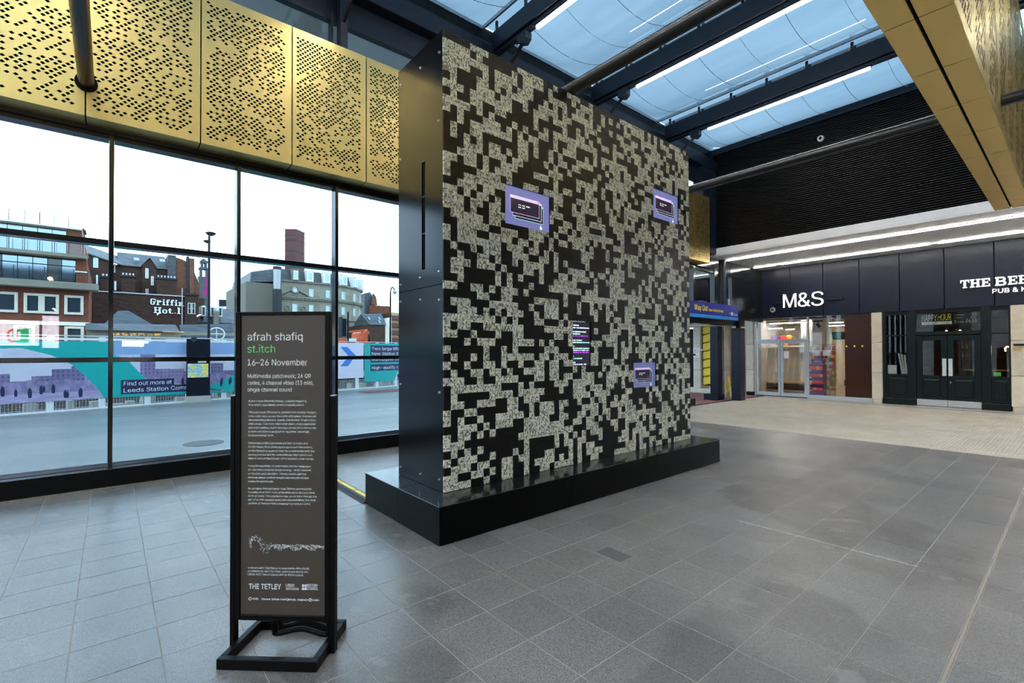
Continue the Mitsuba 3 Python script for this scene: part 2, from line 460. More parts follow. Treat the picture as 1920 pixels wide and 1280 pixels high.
# ------------------------------------------------------------------ the glass wall on the left (runs along x at y = 9.35 .. 9.6)
struct('wall_left')
part('wall_left', 'kick_panel', M().box(-8.4, 16.8, 9.347, 9.62, .012, .285), 'black', 'black upstand below the glazing')
part('wall_left', 'sill', M().box(-8.4, 16.8, 9.335, 9.62, .285, .297, .004), 'sill_metal')
part('wall_left', 'skirting', M().box(-8.4, 16.8, 9.33, 9.35, 0, .03), 'gold_dark')
BAY = 1.69
for w, k in enumerate(range(-4, 10)):
    x0 = k * BAY
    win = struct(f'window_{w + 1}')
    part(win, 'mullion', M().box(x0 - .028, x0 + .028, 9.35, 9.57, .297, 5.3, .004), 'frame_dark')
    for a, b in ((.30, .36), (1.885, 1.955), (3.635, 3.715), (5.235, 5.30)):
        part(win, 'transom', M().box(x0 + .03, x0 + BAY - .03, 9.37 if a > 1 else 9.50, 9.58, a, b, .004), 'frame_dark' if a > 1 else 'sill_metal')
    for a, b in ((.362, 1.88), (1.957, 3.63), (3.717, 5.23)):
        part(win, 'pane', M().quad((x0 + .03, 9.54, a), (x0 + BAY - .03, 9.54, a), (x0 + BAY - .03, 9.54, b), (x0 + .03, 9.54, b)), 'glass')
part('wall_left', 'head', M().box(-8.4, 18.2, 9.34, 9.62, 5.30, 5.372), 'frame_dark')


# ------------------------------------------------------------------ perforated gold cladding
def perforated(L, H, fill, seed, o, r, u, n, T, pitch=(.084, .041)):
    """A sheet L x H from o along r and u, n its outward normal: a skew lattice of cells, some with a diamond hole."""
    rg = np.random.default_rng(seed)
    dx, dz = pitch
    v, f = [], []
    nc, nr = int(L / dx), int(H / dz)
    mx, mz = (L - nc * dx) / 2, (H - nr * dz) / 2
    big = rg.random((nr // 5 + 3, nc // 5 + 3))

    def q(*p):
        i = len(v)
        v.extend(p)
        f.append((i, i + 1, i + 2))
        f.append((i, i + 2, i + 3))
    q((0, 0), (L, 0), (L, mz), (0, mz))
    q((0, H - mz), (L, H - mz), (L, H), (0, H))
    q((0, mz), (mx, mz), (mx, H - mz), (0, H - mz))
    q((L - mx, mz), (L, mz), (L, H - mz), (L - mx, H - mz))
    # a diamond lattice drawn on a brick of rectangles: rows are offset by half a cell
    for rr in range(0, nr - 1, 2):
        for sub in range(2):
            z0 = mz + (rr + sub) * dz
            off = 0 if sub == 0 else dx / 2
            c = 0
            if off:
                q((mx, z0), (mx + off, z0), (mx + off, z0 + dz), (mx, z0 + dz))
            x = mx + off
            while x + dx <= L - mx + 1e-6:
                fz = (rr + sub) / nr
                b = big[int((rr + sub) / 5), int(c / 5)]
                on = rg.random() < fill(fz) * (0.72 + 0.56 * b) and x + 1.6 * dx < L and x > .5 * dx and 1 < rr + sub < nr - 3
                if not on:
                    q((x, z0), (x + dx, z0), (x + dx, z0 + dz), (x, z0 + dz))
                else:
                    cx, cz, hx, hz = x + dx / 2, z0 + dz / 2, dx * .345, dz * .495
                    i = len(v)
                    v.extend([(x, z0), (x + dx, z0), (x + dx, z0 + dz), (x, z0 + dz), (cx - hx, cz), (cx, cz - hz), (cx + hx, cz), (cx, cz + hz)])
                    for a, b2, c2 in ((0, 1, 5), (1, 2, 6), (2, 3, 7), (3, 0, 4), (0, 5, 4), (1, 6, 5), (2, 7, 6), (3, 4, 7)):
                        f.append((i + a, i + b2, i + c2))
                c += 1
                x += dx
            if x < L - mx - 1e-6:
                q((x, z0), (L - mx, z0), (L - mx, z0 + dz), (x, z0 + dz))
    for rr in range(2 * ((nr - 1 + 1) // 2), nr):
        z0 = mz + rr * dz
        q((mx, z0), (L - mx, z0), (L - mx, z0 + dz), (mx, z0 + dz))
    v = np.array(v)
    o, r, u, n = (np.asarray(a, float) for a in (o, r, u, n))
    p = o + v[:, :1] * r + v[:, 1:] * u
    m = M().add(p, f)
    # returned edges give the sheet its depth
    e = [o, o + L * r, o + L * r + H * u, o + H * u]
    for a in range(4):
        b = (a + 1) % 4
        m.quad(e[a], e[b], e[b] - T * n, e[a] - T * n)
    return m


GX = [-0.288 + 1.372 * (k - 6) for k in range(0, 20)]
GX = [g for g in GX if g < 16.9] + [17.3]
struct('ceiling')
struct('wall_upper_left', label='band of perforated gold panels above the glazing')
for k in range(len(GX) - 1):
    x0, x1 = GX[k] + .008, GX[k + 1] - .008
    far = x0 > 8.5
    pn = part('wall_upper_left', 'gold_panel', perforated(x1 - x0, 2.456, (lambda t: .56 + .30 * t) if not far else (lambda t: .30 + .1 * t), 40 + k, (x0, 9.0, 5.374), (1, 0, 0), (0, 0, 1), (0, -1, 0), .05), 'gold')
    part(pn, 'soffit_return', M().box(x0, x1, 9.0, 9.35, 5.366, 5.374), 'gold')
    part(pn, 'top_return', M().box(x0, x1, 9.0, 9.12, 7.83, 7.838), 'gold')
part('wall_upper_left', 'backing', M().box(-8.5, 17.2, 9.11, 9.14, 5.4, 7.82).box(-8.5, 17.2, 9.02, 9.40, 5.38, 5.40), 'void')
# clerestory above the gold band
struct('window_20')
part('window_20', 'frame', M().box(-8.4, 18.2, 9.42, 9.56, 8.55, 8.72).box(-8.4, 18.2, 9.2, 9.6, 7.72, 7.86), 'steel_dark')
part('window_20', 'pane', M().quad((-8.4, 9.5, 7.86), (18.2, 9.5, 7.86), (18.2, 9.5, 8.55), (-8.4, 9.5, 8.55)), 'glass')
for x in (-4.9, -.8, 3.3, 7.4, 11.5, 15.6):
    part('window_20', 'mullion', M().box(x - .02, x + .02, 9.40, 9.56, 7.86, 8.72), 'frame_dark')
part('ceiling', 'outer_canopy', M().hull([(-8, 9.8, 9.0), (18, 9.8, 9.0), (18, 9.8, 9.05), (-8, 9.8, 9.05), (-8, 11.5, 9.1), (18, 11.5, 9.1), (18, 11.5, 9.15), (-8, 11.5, 9.15)]), 'concrete', 'pale canopy outside')
part('ceiling', 'upper_wall', M().box(-8.4, 18.4, 9.44, 9.6, 8.72, 9.75), 'steel_dark')
for x in (-4.8, -.7, 3.39, 7.6, 11.7, 15.8):
    part('ceiling', 'column', M().box(x, x + .14, 9.18, 9.40, 7.7, 9.4, .01), 'steel_dark')

part('ceiling', 'corner_wall', M().box(17.2, 18.24, 9.2, 9.43, 5.86, 9.5).box(17.2, 23.2, 9.44, 9.6, 5.79, 9.75), 'steel_dark')
# ring beams and roof edge
part('ceiling', 'ring_beam', M().box(-8.4, 18.4, 9.16, 9.44, 9.10, 9.48, .012), 'steel_dark')
part('ceiling', 'roof_edge', M().box(-8.4, 18.4, 9.44, 9.9, 9.75, 10.05), 'black')

# ------------------------------------------------------------------ louvred end wall, white bulkhead and soffit over the shops
struct('wall_end', label='dark end wall with louvres above the shops')
part('wall_end', 'louvre_backing', M().box(18.24, 18.3, -8.6, 9.45, 6.08, 9.9), 'void')
nl = 52
for k in range(nl):
    z0 = 6.12 + k * (9.72 - 6.12) / nl
    part('wall_end', 'louvre_blade', M().hull([(18.17, y, z) for y in (-8.6, 9.30) for z in (z0, z0 + .010)] + [(18.24, y, z) for y in (-8.6, 9.30) for z in (z0 + .045, z0 + .058)]), 'louver_black')
part('wall_end', 'louvre_frame', M().box(18.1, 18.26, 9.30, 9.44, 6.08, 9.9).box(18.1, 18.26, -8.6, 9.44, 9.72, 9.94), 'steel_dark')
part('wall_end', 'white_bulkhead', M().box(18.18, 18.3, -8.6, 9.42, 5.783, 6.083, .004), 'white_board', 'plain white bulkhead')
part('ceiling', 'soffit', M().box(18.18, 23.2, -8.6, 9.5, 5.785, 5.86), 'soffit', 'pale soffit over the shopfronts')
FJ = [9.62 + 1.28 * k for k in (1, 0)] + [9.62 - 1.283 * k for k in range(1, 14)]
for k in range(len(FJ) - 1):
    part('wall_end', 'fascia_panel', M().box(23.10, 23.16, FJ[k + 1] + .007, FJ[k] - .007, 3.555, 5.78, .012), 'navy')
part('wall_end', 'fascia_backing', M().box(23.165, 23.3, -8.6, 13.5, 3.56, 5.80), 'black')

# gold bulkhead that crosses above the viewer on the right
struct('ceiling_bulkhead')
labels['ceiling_bulkhead']['label'] = 'long gold clad bulkhead hanging across the concourse'
BXJ = [6.24 + 1.312 * k for k in range(-8, 8)] + [16.2]
for k in range(len(BXJ) - 1):
    x0, x1 = BXJ[k] + .006, BXJ[k + 1] - .006
    part('ceiling_bulkhead', 'soffit_panel', M().box(x0, x1, 1.062, 1.325, 5.374, 5.40, .004), 'gold')
    part('ceiling_bulkhead', 'soffit_panel', M().box(x0, x1, .765, 1.034, 5.374, 5.40, .004), 'gold')
    part('ceiling_bulkhead', 'face_panel', perforated(x1 - x0, 3.7, lambda t: .75 - .25 * t, 90 + k, (x1, .765, 5.40), (-1, 0, 0), (0, 0, 1), (0, -1, 0), .03, (.12, .06)), 'gold')
part('ceiling_bulkhead', 'face_sheet', M().box(-4.3, 16.2, 1.30, 1.325, 5.41, 9.1), 'gold')
part('ceiling_bulkhead', 'core', M().box(-4.3, 16.18, .82, 1.28, 5.405, 9.1), 'void')

# ------------------------------------------------------------------ roof beams, strip lamps, struts, tubes, skylight cushions
BEAMS = [(-4.3, 1, ''), (-.5, 1, 'far left of the picture'), (3.45, 1, ''), (7.21, 1, ''), (10.9, 1, ''), (14.75, 1, '')]  # the farthest left beam and its lamps are unseen, added to brighten the poster
BNAME = {-4.3: 'added unseen navy roof beam on the far left, carrying added lamps', -.5: 'navy steel roof beam out above the left, over the poster stand', 3.45: 'navy steel roof beam at the top edge left of the display wall', 7.21: 'navy steel roof beam rising from the upper left corner of the display wall',
         10.9: 'navy steel roof beam with the longest lamp, middle of the skylight', 14.75: 'navy steel roof beam nearest the louvred wall'}
for x, _, _ in BEAMS:
    b = thing('roof_beam', BNAME[x], 'beam', 'roof beams under the skylight')
    part(b, 'web', M().box(x - .13, x + .13, -8.6, 9.2, 9.36, 9.80, .01), 'steel_dark')
    part(b, 'lower_rail', M().box(x - .07, x + .07, -8.6, 9.2, 9.271, 9.34, .006), 'steel_dark')
    for s in (-1, 1):
        y = 9.0
        while y > -8:
            part(b, 'stub_post', M().box(x + s * .11 - .022, x + s * .11 + .022, y - .03, y + .03, 9.80, 10.0), 'frame_dark')
            y -= 1.05 if y > .5 else 3
    part(b, 'bracket', M().hull([(x + a, y_, z) for a in (-.09, .09) for y_, z in ((8.28, 9.27), (7.98, 9.27), (7.98, 9.12), (8.1, 9.04), (8.28, 9.12))]), 'steel_dark')
    part(b, 'strut', M().tube([(x, 8.12, 9.14), (x, 8.9, 8.66), (x, 9.24, 8.45)], .04, 8), 'frame_dark')
LNAME = {-4.3: 'added unseen white strip lamp on the far left, brightening the poster', 3.45: 'white strip lamp under the roof beam left of the display wall, mostly out of frame', 7.21: 'short piece of white strip lamp at the top edge above the display wall', 10.9: 'long white strip lamp running to the top edge of the picture',
         14.75: 'white strip lamp seen whole, under the beam nearest the louvred wall', -.5: 'white strip lamp above the poster stand, out of frame'}
BAY2 = {-4.3: 'added unseen strip lamp in the next bay, farthest left behind the viewer', -.5: 'added unseen strip lamp in the next bay, behind the viewer on the left', 3.45: 'added unseen strip lamp in the next bay, straight above the viewer', 7.21: 'added unseen strip lamp in the next bay, to the right of the viewer', 10.9: 'added unseen strip lamp in the next bay, beyond the gold bulkhead', 14.75: 'added unseen strip lamp in the next bay, nearest the shops'}
for x, _, _ in BEAMS:
    l = thing('strip_lamp', LNAME[x], 'lamp', 'strip lamps under the roof beams')
    part(l, 'housing', M().box(x - .05, x + .05, 3.38, 7.72, 9.235, 9.269), 'frame_dark')
    part(l, 'diffuser', M().box(x - .042, x + .042, 3.40, 7.70, 9.18, 9.234, .008), 'lamp_off', emit=(LED, LED * .95, LED * .87))
    l = thing('strip_lamp', BAY2[x], 'lamp', 'added strip lamps in the next bay')  # unseen lamps added to give the display wall and poster more front light
    part(l, 'housing', M().box(x - .05, x + .05, -6.5, -.9, 9.235, 9.27), 'frame_dark')
    part(l, 'diffuser', M().box(x - .042, x + .042, -6.48, -.92, 9.18, 9.234, .008), 'lamp_off', emit=(LED, LED * .95, LED * .87))
for x, w in ((-.28, 'dark round steel tube going into the gold panels at the top left corner'), (5.11, 'thick dark round tube starting behind the top edge of the display wall'), (10.42, 'dark round steel tube crossing in front of the louvred wall')):
    t = thing('steel_tube', w, 'tube', 'round tie tubes under the roof')
    part(t, 'shaft', M().tube([(x, 8.995, 5.83), (x, 1.33, 5.83)], .088, 24), 'tube_dark', smooth=30)
    part(t, 'shaft', M().tube([(x, .76, 5.83), (x, -8.4, 5.83)], .088, 24), 'tube_dark', smooth=30)
    for y0, y1 in ((8.9, 1.34),) if x > 5 else ():
        yy_ = np.linspace(y0, y1, 140)
        wob = .55 + .5 * meshkit.fbm(np.stack([yy_ * 3, yy_ * 0 + x, yy_ * 0], 1), 3, 5)
        a = np.linspace(-1, 1, 5)
        dv = np.array([(x + .0895 * math.sin(w * q), y, 5.83 + .0895 * math.cos(w * q) + .003 * (1 - abs(q))) for y, w in zip(yy_, wob) for q in a])
        di = np.array([(i * 5 + j, i * 5 + j + 1, i * 5 + j + 6, i * 5 + j + 5) for i in range(139) for j in range(4)])
        part(t, 'droppings', (dv * K, np.vstack([di[:, [0, 1, 2]], di[:, [0, 2, 3]]])), 'droppings', 'pale crust of bird droppings along the top')
    part(t, 'collar', M().tube([(x, 8.972, 5.83), (x, 8.995, 5.83)], .125, 24), 'void', smooth=30)


def cushion(x0, x1, y0, y1, z0, bulge, nx=14, ny=26):
    s, t = np.meshgrid(np.linspace(0, 1, nx), np.linspace(0, 1, ny), indexing='ij')
    hgt = (1 - (2 * s - 1) ** 2) * np.clip(1 - np.abs(2 * t - 1) ** 6, 0, 1)
    v = np.stack([x0 + s * (x1 - x0), y0 + t * (y1 - y0), z0 - bulge * hgt], -1).reshape(-1, 3)
    i, j = np.meshgrid(np.arange(nx - 1), np.arange(ny - 1), indexing='ij')
    a = (i * ny + j).ravel()
    f = np.vstack([np.stack([a, a + ny, a + ny + 1], 1), np.stack([a, a + ny + 1, a + 1], 1)])
    return v, f


CX = [(-.2, 3.15), (3.75, 6.98), (7.45, 10.45), (11.15, 14.5), (15.0, 18.39)]
CN = ['skylight cushion out of frame above the poster stand', 'pale skylight cushion at the top edge, over the near end of the display wall', 'blue skylight cushion above the thick tube, between two roof beams', 'blue skylight cushion between the two white strip lamps',
      'narrow blue skylight cushion next to the louvred wall']
for (x0, x1), nm in zip(CX, CN):
    for bay, (y0, y1) in enumerate(((1.5, 9.42), (-8.4, .6))):
        c = thing('skylight_cushion', nm if bay == 0 else ('nearest the gold panels', 'second', 'third', 'fourth', 'nearest the shops')[CN.index(nm)] + ' of the skylight cushions in the next bay, behind the viewer', 'skylight', 'inflated skylight cushions')
        v, f = cushion(x0, x1, y0, y1, 10.02, .42)
        part(c, 'film', (v * K, f), 'film', smooth=True)
        part(c, 'frame', M().box(x0 - .05, x0, y0, y1, 9.99, 10.07).box(x1, x1 + .05, y0, y1, 9.99, 10.07).box(x0, x1, y1, y1 + .05, 9.99, 10.07).box(x0, x1, y0 - .05, y0, 9.99, 10.07), 'alu')
        if bay == 0:
            for q in range(7):
                y = 8.5 - q * 1.05
                s = np.linspace(0, 1, 14)
                tt = abs(2 * (y - y0) / (y1 - y0) - 1)
                z = 10.02 - .42 * (1 - (2 * s - 1) ** 2) * (1 - tt ** 6) - .012
                part(c, 'seam', M().tube(np.stack([x0 + s * (x1 - x0), y + 0 * s, z], 1), .005, 5, False), 'frame_dark' if q % 2 == 0 else 'alu')
            part(c, 'valve', M().tube([(x0 + .35, 9.05, 9.78), (x0 + .35, 9.05, 9.90)], [.045, .03], 8), 'black')
for x0, x1 in ((3.2, 3.7), (7.03, 7.4), (10.5, 11.1), (14.55, 14.95)):
    part('ceiling', 'gap_glazing', M().quad((x0, -8.4, 10.05), (x1, -8.4, 10.05), (x1, 9.4, 10.05), (x0, 9.4, 10.05)), 'film')
# gutters between cushions
for x0, x1 in ((-.2 - .9, -.25), (18.44, 19.0)):
    part('ceiling', 'gutter', M().box(x0, x1, -8.6, 9.9, 10.0, 10.1), 'black')

# ------------------------------------------------------------------ the display wall with its printed patchwork
X0, X1, Y0, Y1, ZB, ZT = 2.913, 8.236, 4.686, 5.80, 0.41, 5.72
SCR = [(3.826, 4.634, 3.651, 4.158), (7.088, 7.905, 4.316, 4.832), (5.067, 5.47, 1.809, 2.447), (6.501, 7.16, 1.429, 1.838)]
dw = thing('display_wall', 'tall black display wall printed with a patchwork of pale square collages, on a black plinth', 'display wall')
part(dw, 'core', M().box(X0 + .012, X1 - .012, Y0 + .12, Y1 - .012, ZB, ZT - .01), 'void')
holes = [sbox(a, c, b, d) for a, b, c, d in SCR]
xs, zs = [X0, X0 + 1.774, X0 + 3.549, X1], [ZB + .004, ZB + 1.66, ZB + 3.32, ZT]
for i in range(3):
    for j in range(3):
        g = sbox(xs[i] + .0012, zs[j] + .0012, xs[i + 1] - .0012, zs[j + 1] - .0012)
        for h in holes:
            g = g.difference(h)
        part(dw, 'printed_panel', M().plate(g, .02, (0, Y0 + .02, 0), (1, 0, 0), (0, 0, 1)), 'mosaic')
for a, b, c, d in SCR:
    r = M()
    for (p, q) in (((a - .012, c), (a, d)), ((b, c), (b + .012, d))):
        r.box(p[0], q[0], Y0 + .021, Y0 + .13, p[1] - .012, q[1] + .012)
    r.box(a, b, Y0 + .021, Y0 + .13, c - .012, c).box(a, b, Y0 + .021, Y0 + .13, d, d + .012)
    part(dw, 'screen_recess', r, 'void')
# side cladding facing the viewer's left, in two sheets with a slot in the upper one
ZS = 2.80
slot = sbox(Y0 + .42, 3.02, Y0 + .50, 4.33)
for z0, z1 in ((ZB + .004, ZS - .004), (ZS + .004, ZT)):
    g = sbox(Y0 + .021, z0, Y1, z1).difference(slot)
    part(dw, 'side_panel', M().plate(g, .014, (X0 + .014, 0, 0), (0, -1, 0), (0, 0, 1)).done() if False else M().plate(Polygon([(-x, y) for x, y in g.exterior.coords], [[(-x, y) for x, y in h.coords] for h in g.interiors]), .014, (X0 + .014, 0, 0), (0, -1, 0), (0, 0, 1)), 'black_sheet', 'satin black side sheet')
for z in (3.45, 3.90):
    part(dw, 'slot_divider', M().box(X0 + .004, X0 + .03, Y0 + .42, Y0 + .50, z, z + .02), 'rubber')
part(dw, 'slot_back', M().box(X0 + .016, X0 + .02, Y0 + .40, Y0 + .52, 3.0, 4.35), 'void')
part(dw, 'side_panel', M().box(X1 - .014, X1, Y0 + .021, Y1, ZB + .004, ZT), 'black_sheet')
part(dw, 'top_sheet', M().box(X0, X1, Y0, Y1, ZT, ZT + .012), 'black_sheet')
part(dw, 'back_panel', M().box(X0, X1, Y1 - .012, Y1, ZB + .004, ZT), 'black_sheet')
for y, zz in ((Y0 + .09, (.55, 1.55, 2.62, 2.95, 4.70, 5.50)), (Y0 + .53, (.53, 2.66, 2.93, 5.52)), (Y1 - .06, (.52, 1.6, 2.68, 2.9, 4.55, 5.54))):
    for z in zz:
        part(dw, 'bolt', M().hull([(X0 - .016 + .016 * (r > .012), y + r * math.cos(a), z + r * math.sin(a)) for r in (.011, .017) for a in np.arange(8) * math.pi / 4]), 'chrome', smooth=40)
# plinth
PX0, PX1, PY0, PY1, PH = 2.616, 8.561, 4.295, 6.173, .41
part(dw, 'plinth_base', M().box(PX0 + .01, PX1 - .01, PY0 + .01, PY1 - .01, .004, .33), 'black', 'black plinth')
for x0, x1 in ((PX0, 4.60), (4.604, 6.58), (6.584, PX1)):
    part(dw, 'plinth_front', M().box(x0, x1, PY0, PY0 + .012, .006, PH - .012, .001), 'plinth_black')
for y0, y1 in ((PY0 + .013, 5.22), (5.224, PY1)):
    part(dw, 'plinth_side', M().box(PX0, PX0 + .012, y0, y1, .006, PH - .012), 'plinth_black')
    part(dw, 'plinth_side', M().box(PX1 - .012, PX1, y0, y1, .006, PH - .012), 'plinth_black')
part(dw, 'plinth_side', M().box(PX0, PX1, PY1 - .012, PY1, .006, PH - .012), 'plinth_black')
for x0, x1, y0, y1 in ((PX0 - .006, 4.60, PY0 - .006, 5.222), (4.604, 6.58, PY0 - .006, 5.222), (6.584, PX1 + .006, PY0 - .006, 5.222), (PX0 - .006, PX1 + .006, 5.226, PY1 + .006)):
    part(dw, 'plinth_top', M().box(x0, x1, y0, y1, PH - .012, PH, .004), 'plinth_gloss', 'glossy black plinth top')


# screens: flat lit panels; the picture is printed by uv
def rect(u, v, a, b, c, d):
    return (u > a) & (u < b) & (v > c) & (v < d)


def f_window_screen(gain):
    def fn(p, n, uv):
        u, v = uv.x, uv.y
        st = dr.select(dr.abs(u * 46 - dr.floor(u * 46) - .5) + dr.abs(v * 30 - dr.floor(v * 30) - .5) < .45, 0.62, 1.0)
        c = mi.Color3f(0.20, 0.22, 0.52) * st
        c = dr.select(rect(u, v, .235, .865, .195, .67), mi.Color3f(0.30, 0.75, 0.72), c)
        c = dr.select(rect(u, v, .245, .855, .21, .62), mi.Color3f(0.004, 0.004, 0.01), c)
        c = dr.select(rect(u, v, .185, .825, .26, .745), mi.Color3f(0.75, 0.72, 0.80), c)
        c = dr.select(rect(u, v, .195, .815, .275, .69), mi.Color3f(0.008, 0.006, 0.02), c)
        c = dr.select(rect(u, v, .135, .775, .335, .79), mi.Color3f(0.62, 0.40, 0.90), c)
        c = dr.select(rect(u, v, .135, .775, .72, .79), mi.Color3f(0.80, 0.66, 1.0), c)
        c = dr.select(rect(u, v, .145, .765, .35, .705), mi.Color3f(0.009, 0.004, 0.024), c)
        c = dr.select(rect(u, v, .735, .76, .735, .775), mi.Color3f(0.3, 0.2, 0.5), c)
        t = noise(u * 60, 3)
        c = dr.select((rect(u, v, .30, .635, .555, .585) | rect(u, v, .30, .47, .495, .525)) & (t > .33), mi.Color3f(0.85, 0.9, 0.9), c)
        hand = rect(u, v, .785, .835, .05, .125) | rect(u, v, .795, .81, .12, .17)
        c = dr.select(hand, mi.Color3f(1, 1, 1), c)
        return c * gain
    return fn


LINES = [(.06, .42, .93, 0), (.10, .96, .875, 1), (.06, .80, .785, 0), (.10, .48, .735, 0), (.10, .93, .69, 2), (.0, .58, .59, 0), (.0, .99, .54, 0), (.0, .18, .455, 0), (.0, .98, .405, 0), (.0, .98, .36, 1), (.0, .96, .315, 2), (.0, .14, .225, 0), (.0, .58, .175, 0), (.0, .22, .085, 0), (.0, .82, .04, 1)]


def f_code_screen(p, n, uv):
    u, v = uv.x, uv.y
    c = mi.Color3f(0.012, 0.011, 0.022)
    for a, b, y, k in LINES:
        on = rect(u, v, a, b, y - .017, y + .017)
        t = noise(u * 55, y * 100)
        ink = ((0.75, 1.0, 0.92), (0.92, 0.92, 1.0), (0.45, 0.08, 0.75))[k]
        halo = ((0.0, 0.26, 0.17), (0.10, 0.12, 0.30), (0.10, 0.01, 0.18))[k]
        c = dr.select(on, mix(halo, ink, dr.select((t > .38) & (dr.abs(v - y) < .012), 1.0, 0.0)), c)
    return c * 0.6


SN = ['upper left lit screen on the display wall showing stacked purple windows', 'upper right lit screen on the display wall, high and near its far edge', 'upright dark screen with lines of green and violet code on the display wall', 'small lit screen low on the right of the display wall, right of the code screen']
mat('screen_face', (0.02, 0.02, 0.025), 0.25)
fns = [f_window_screen(.42), f_window_screen(.40), f_code_screen, f_window_screen(.30)]
for (a, b, c, d), nm, fn in zip(SCR, SN, fns):
    q = M().quad((a, Y0 + .035, c), (b, Y0 + .035, c), (b, Y0 + .035, d), (a, Y0 + .035, d))
    s_ = thing('video_screen', nm, 'screen')
    part(s_, 'picture', q, 'screen_face', uv=np.array([(0, 0), (1, 0), (1, 1), (0, 1)]), emit=P(fn))
    part(s_, 'casing', M().box(a, b, Y0 + .038, Y0 + .1, c, d), 'black')

# ------------------------------------------------------------------ poster stand
FP = frame((1.14, 3.266, 0), math.atan2(-.67543, .73742))
ps = thing('poster_stand', 'tall black free standing poster stand with white lettering, in the foreground', 'sign')


def P_(): return M(FP)


part(ps, 'poster', P_().box(-.612, -.032, -.012, -.004, .245, 2.262), 'poster', 'dark brown printed poster')
fr = [(-.65, -.612, .21, 2.285), (-.032, .004, .21, 2.285)]
for a, b, c, d in fr:
    part(ps, 'frame_side', P_().box(a, b, -.022, .02, c, d, .004), 'stand_black')
part(ps, 'frame_top', P_().box(-.611, -.033, -.022, .02, 2.262, 2.285, .003), 'stand_black')
part(ps, 'frame_bottom', P_().box(-.611, -.033, -.022, .02, .21, .246, .003), 'stand_black')
part(ps, 'backing', P_().box(-.611, -.033, -.003, .016, .247, 2.26), 'stand_black')
for a, b in ((-.682, -.651), (.005, .036)):
    part(ps, 'upright', P_().box(a, b, -.022, .03, .004, 1.715, .003), 'stand_black')
    part(ps, 'upright_cap', P_().box(a, b, -.022, .03, 1.716, 1.722), 'steel')
part(ps, 'base_bar', P_().box(-.648, .002, -.21, -.165, 0, .068, .004), 'stand_black')
part(ps, 'base_bar', P_().box(-.648, .002, .23, .275, 0, .068, .004), 'stand_black')
for a in (-.648, -.043):
    part(ps, 'base_bar', P_().box(a, a + .045, -.164, .229, 0, .068, .004), 'stand_black')
tt = np.linspace(0, 1, 22)
for y_, zo in ((.055, 0), (.13, .005)):
    px = -.41 + .37 * tt
    pz = .082 + zo + .036 * np.sin(math.pi * tt) ** 2 - .02 * np.cos(2 * math.pi * tt) * 0
    pts = [(-.42, y_, .30), (-.42, y_, .20), (-.418, y_, .13)] + [(a, y_, b) for a, b in zip(px, pz)] + [(-.03, y_, .13), (-.035, y_, .20), (-.045, y_, .30)]
    part(ps, 'spring_foot', P_().tube(pts, .018, 10), 'stand_black', 'bent black tube below the poster', smooth=50)
R_, U_ = (1, 0, 0), (0, 0, 1)


def line(t, x, z, h, w=None, m='print_white', bold=False, name='lettering'):
    return part(f'{ps}__poster', name, P_().text(t, h, (x, -.0125, z), R_, U_, w, .0008, bold), m)


line('afrah shafiq', -.569, 2.092, .052, .382)
line('st.itch', -.569, 2.010, .052, .192, 'print_green', name='green_lettering')
line('16–26 November', -.569, 1.922, .042, .415)
for t, z, w in (('Multimedia patchwork; 26 QR', 1.838, .437), ('codes, 4 channel video (13 min),', 1.792, .456), ('single channel sound', 1.746, .306)):
    line(t, -.568, z, .0268, w)
body = [('st.itch is a multimedia artwork, a digital imagining', 1.676, .402), ("of women's daydreams during domestic labour.", 1.650, .387),
        ('This patchwork QR code is created from archival imagery', 1.600, .472), ('from collections across the north of England. Women are', 1.574, .468), ('depicted sitting indoors, quietly, heads bent, fingers busy,', 1.548, .468),
        ('often alone. They sew stitch after stitch, chop vegetables', 1.522, .466), ('and wash clothes. st.itch imagines where the mind travels', 1.496, .468), ('to when the body is engaged in repetitive, seemingly', 1.470, .424), ('invisible manual work.', 1.444, .178),
        ('Embedded in this patchwork are four screens and', 1.392, .410), ('25 QR codes. Each video opens up dream-like realms,', 1.366, .442), ('where through a series of slow burn animations both the', 1.340, .456), ('sewing women and the embroideries they make come', 1.314, .442), ('alive to unravel the threads of the women’s inner worlds.', 1.288, .456),
        ('Using the aesthetic of cybernetics and the languages', 1.238, .432), ('of code and computer programming – which depend', 1.212, .432), ('on binaries and repetition – Shafiq inserts glitches', 1.186, .400), ('between these archival images and creates escape', 1.160, .418), ('routes for daydreams.', 1.134, .178),
        ('As you pass through Leeds Train Station, you might be', 1.086, .436), ('travelling to or from work, or thinking about jobs you have', 1.061, .458), ('to do at home. This artwork invites you to think through the', 1.036, .472), ('part of us that escapes tasks and responsibilities, the small', 1.011, .468), ('pockets of freedom that a meandering mind provides.', .986, .430),
        ('st.itch at Leeds Train Station is presented by Afrah Shafiq', .553, .422), ('in collaboration with The Tetley, made in partnership with', .531, .414), ('LEEDS 2023: Year of Culture and the British Council.', .509, .384)]
for t, z, w in body:
    line(t, -.562, z, .0128, w, bold=False)
line('THE TETLEY', -.555, .418, .034, .222, bold=True)
line('LEEDS', -.300, .437, .017, .06, bold=True)
line('YEAR OF CULTURE 2023', -.300, .416, .014, .09, bold=True)
line('BRITISH', -.155, .440, .0165, .072, bold=True)
line('COUNCIL', -.155, .418, .0165, .075, bold=True)
dots = P_()
for a, b in ((-.182, .424), (-.165, .424), (-.182, .445), (-.165, .445)):
    c = Polygon([(a + .0085 * math.cos(w), b + .0095 * math.sin(w)) for w in np.arange(14) * 2 * math.pi / 14])
    dots.plate(c, .0008, (0, -.0125, 0), R_, U_)
part(f'{ps}__poster', 'emblem', dots, 'print_white')
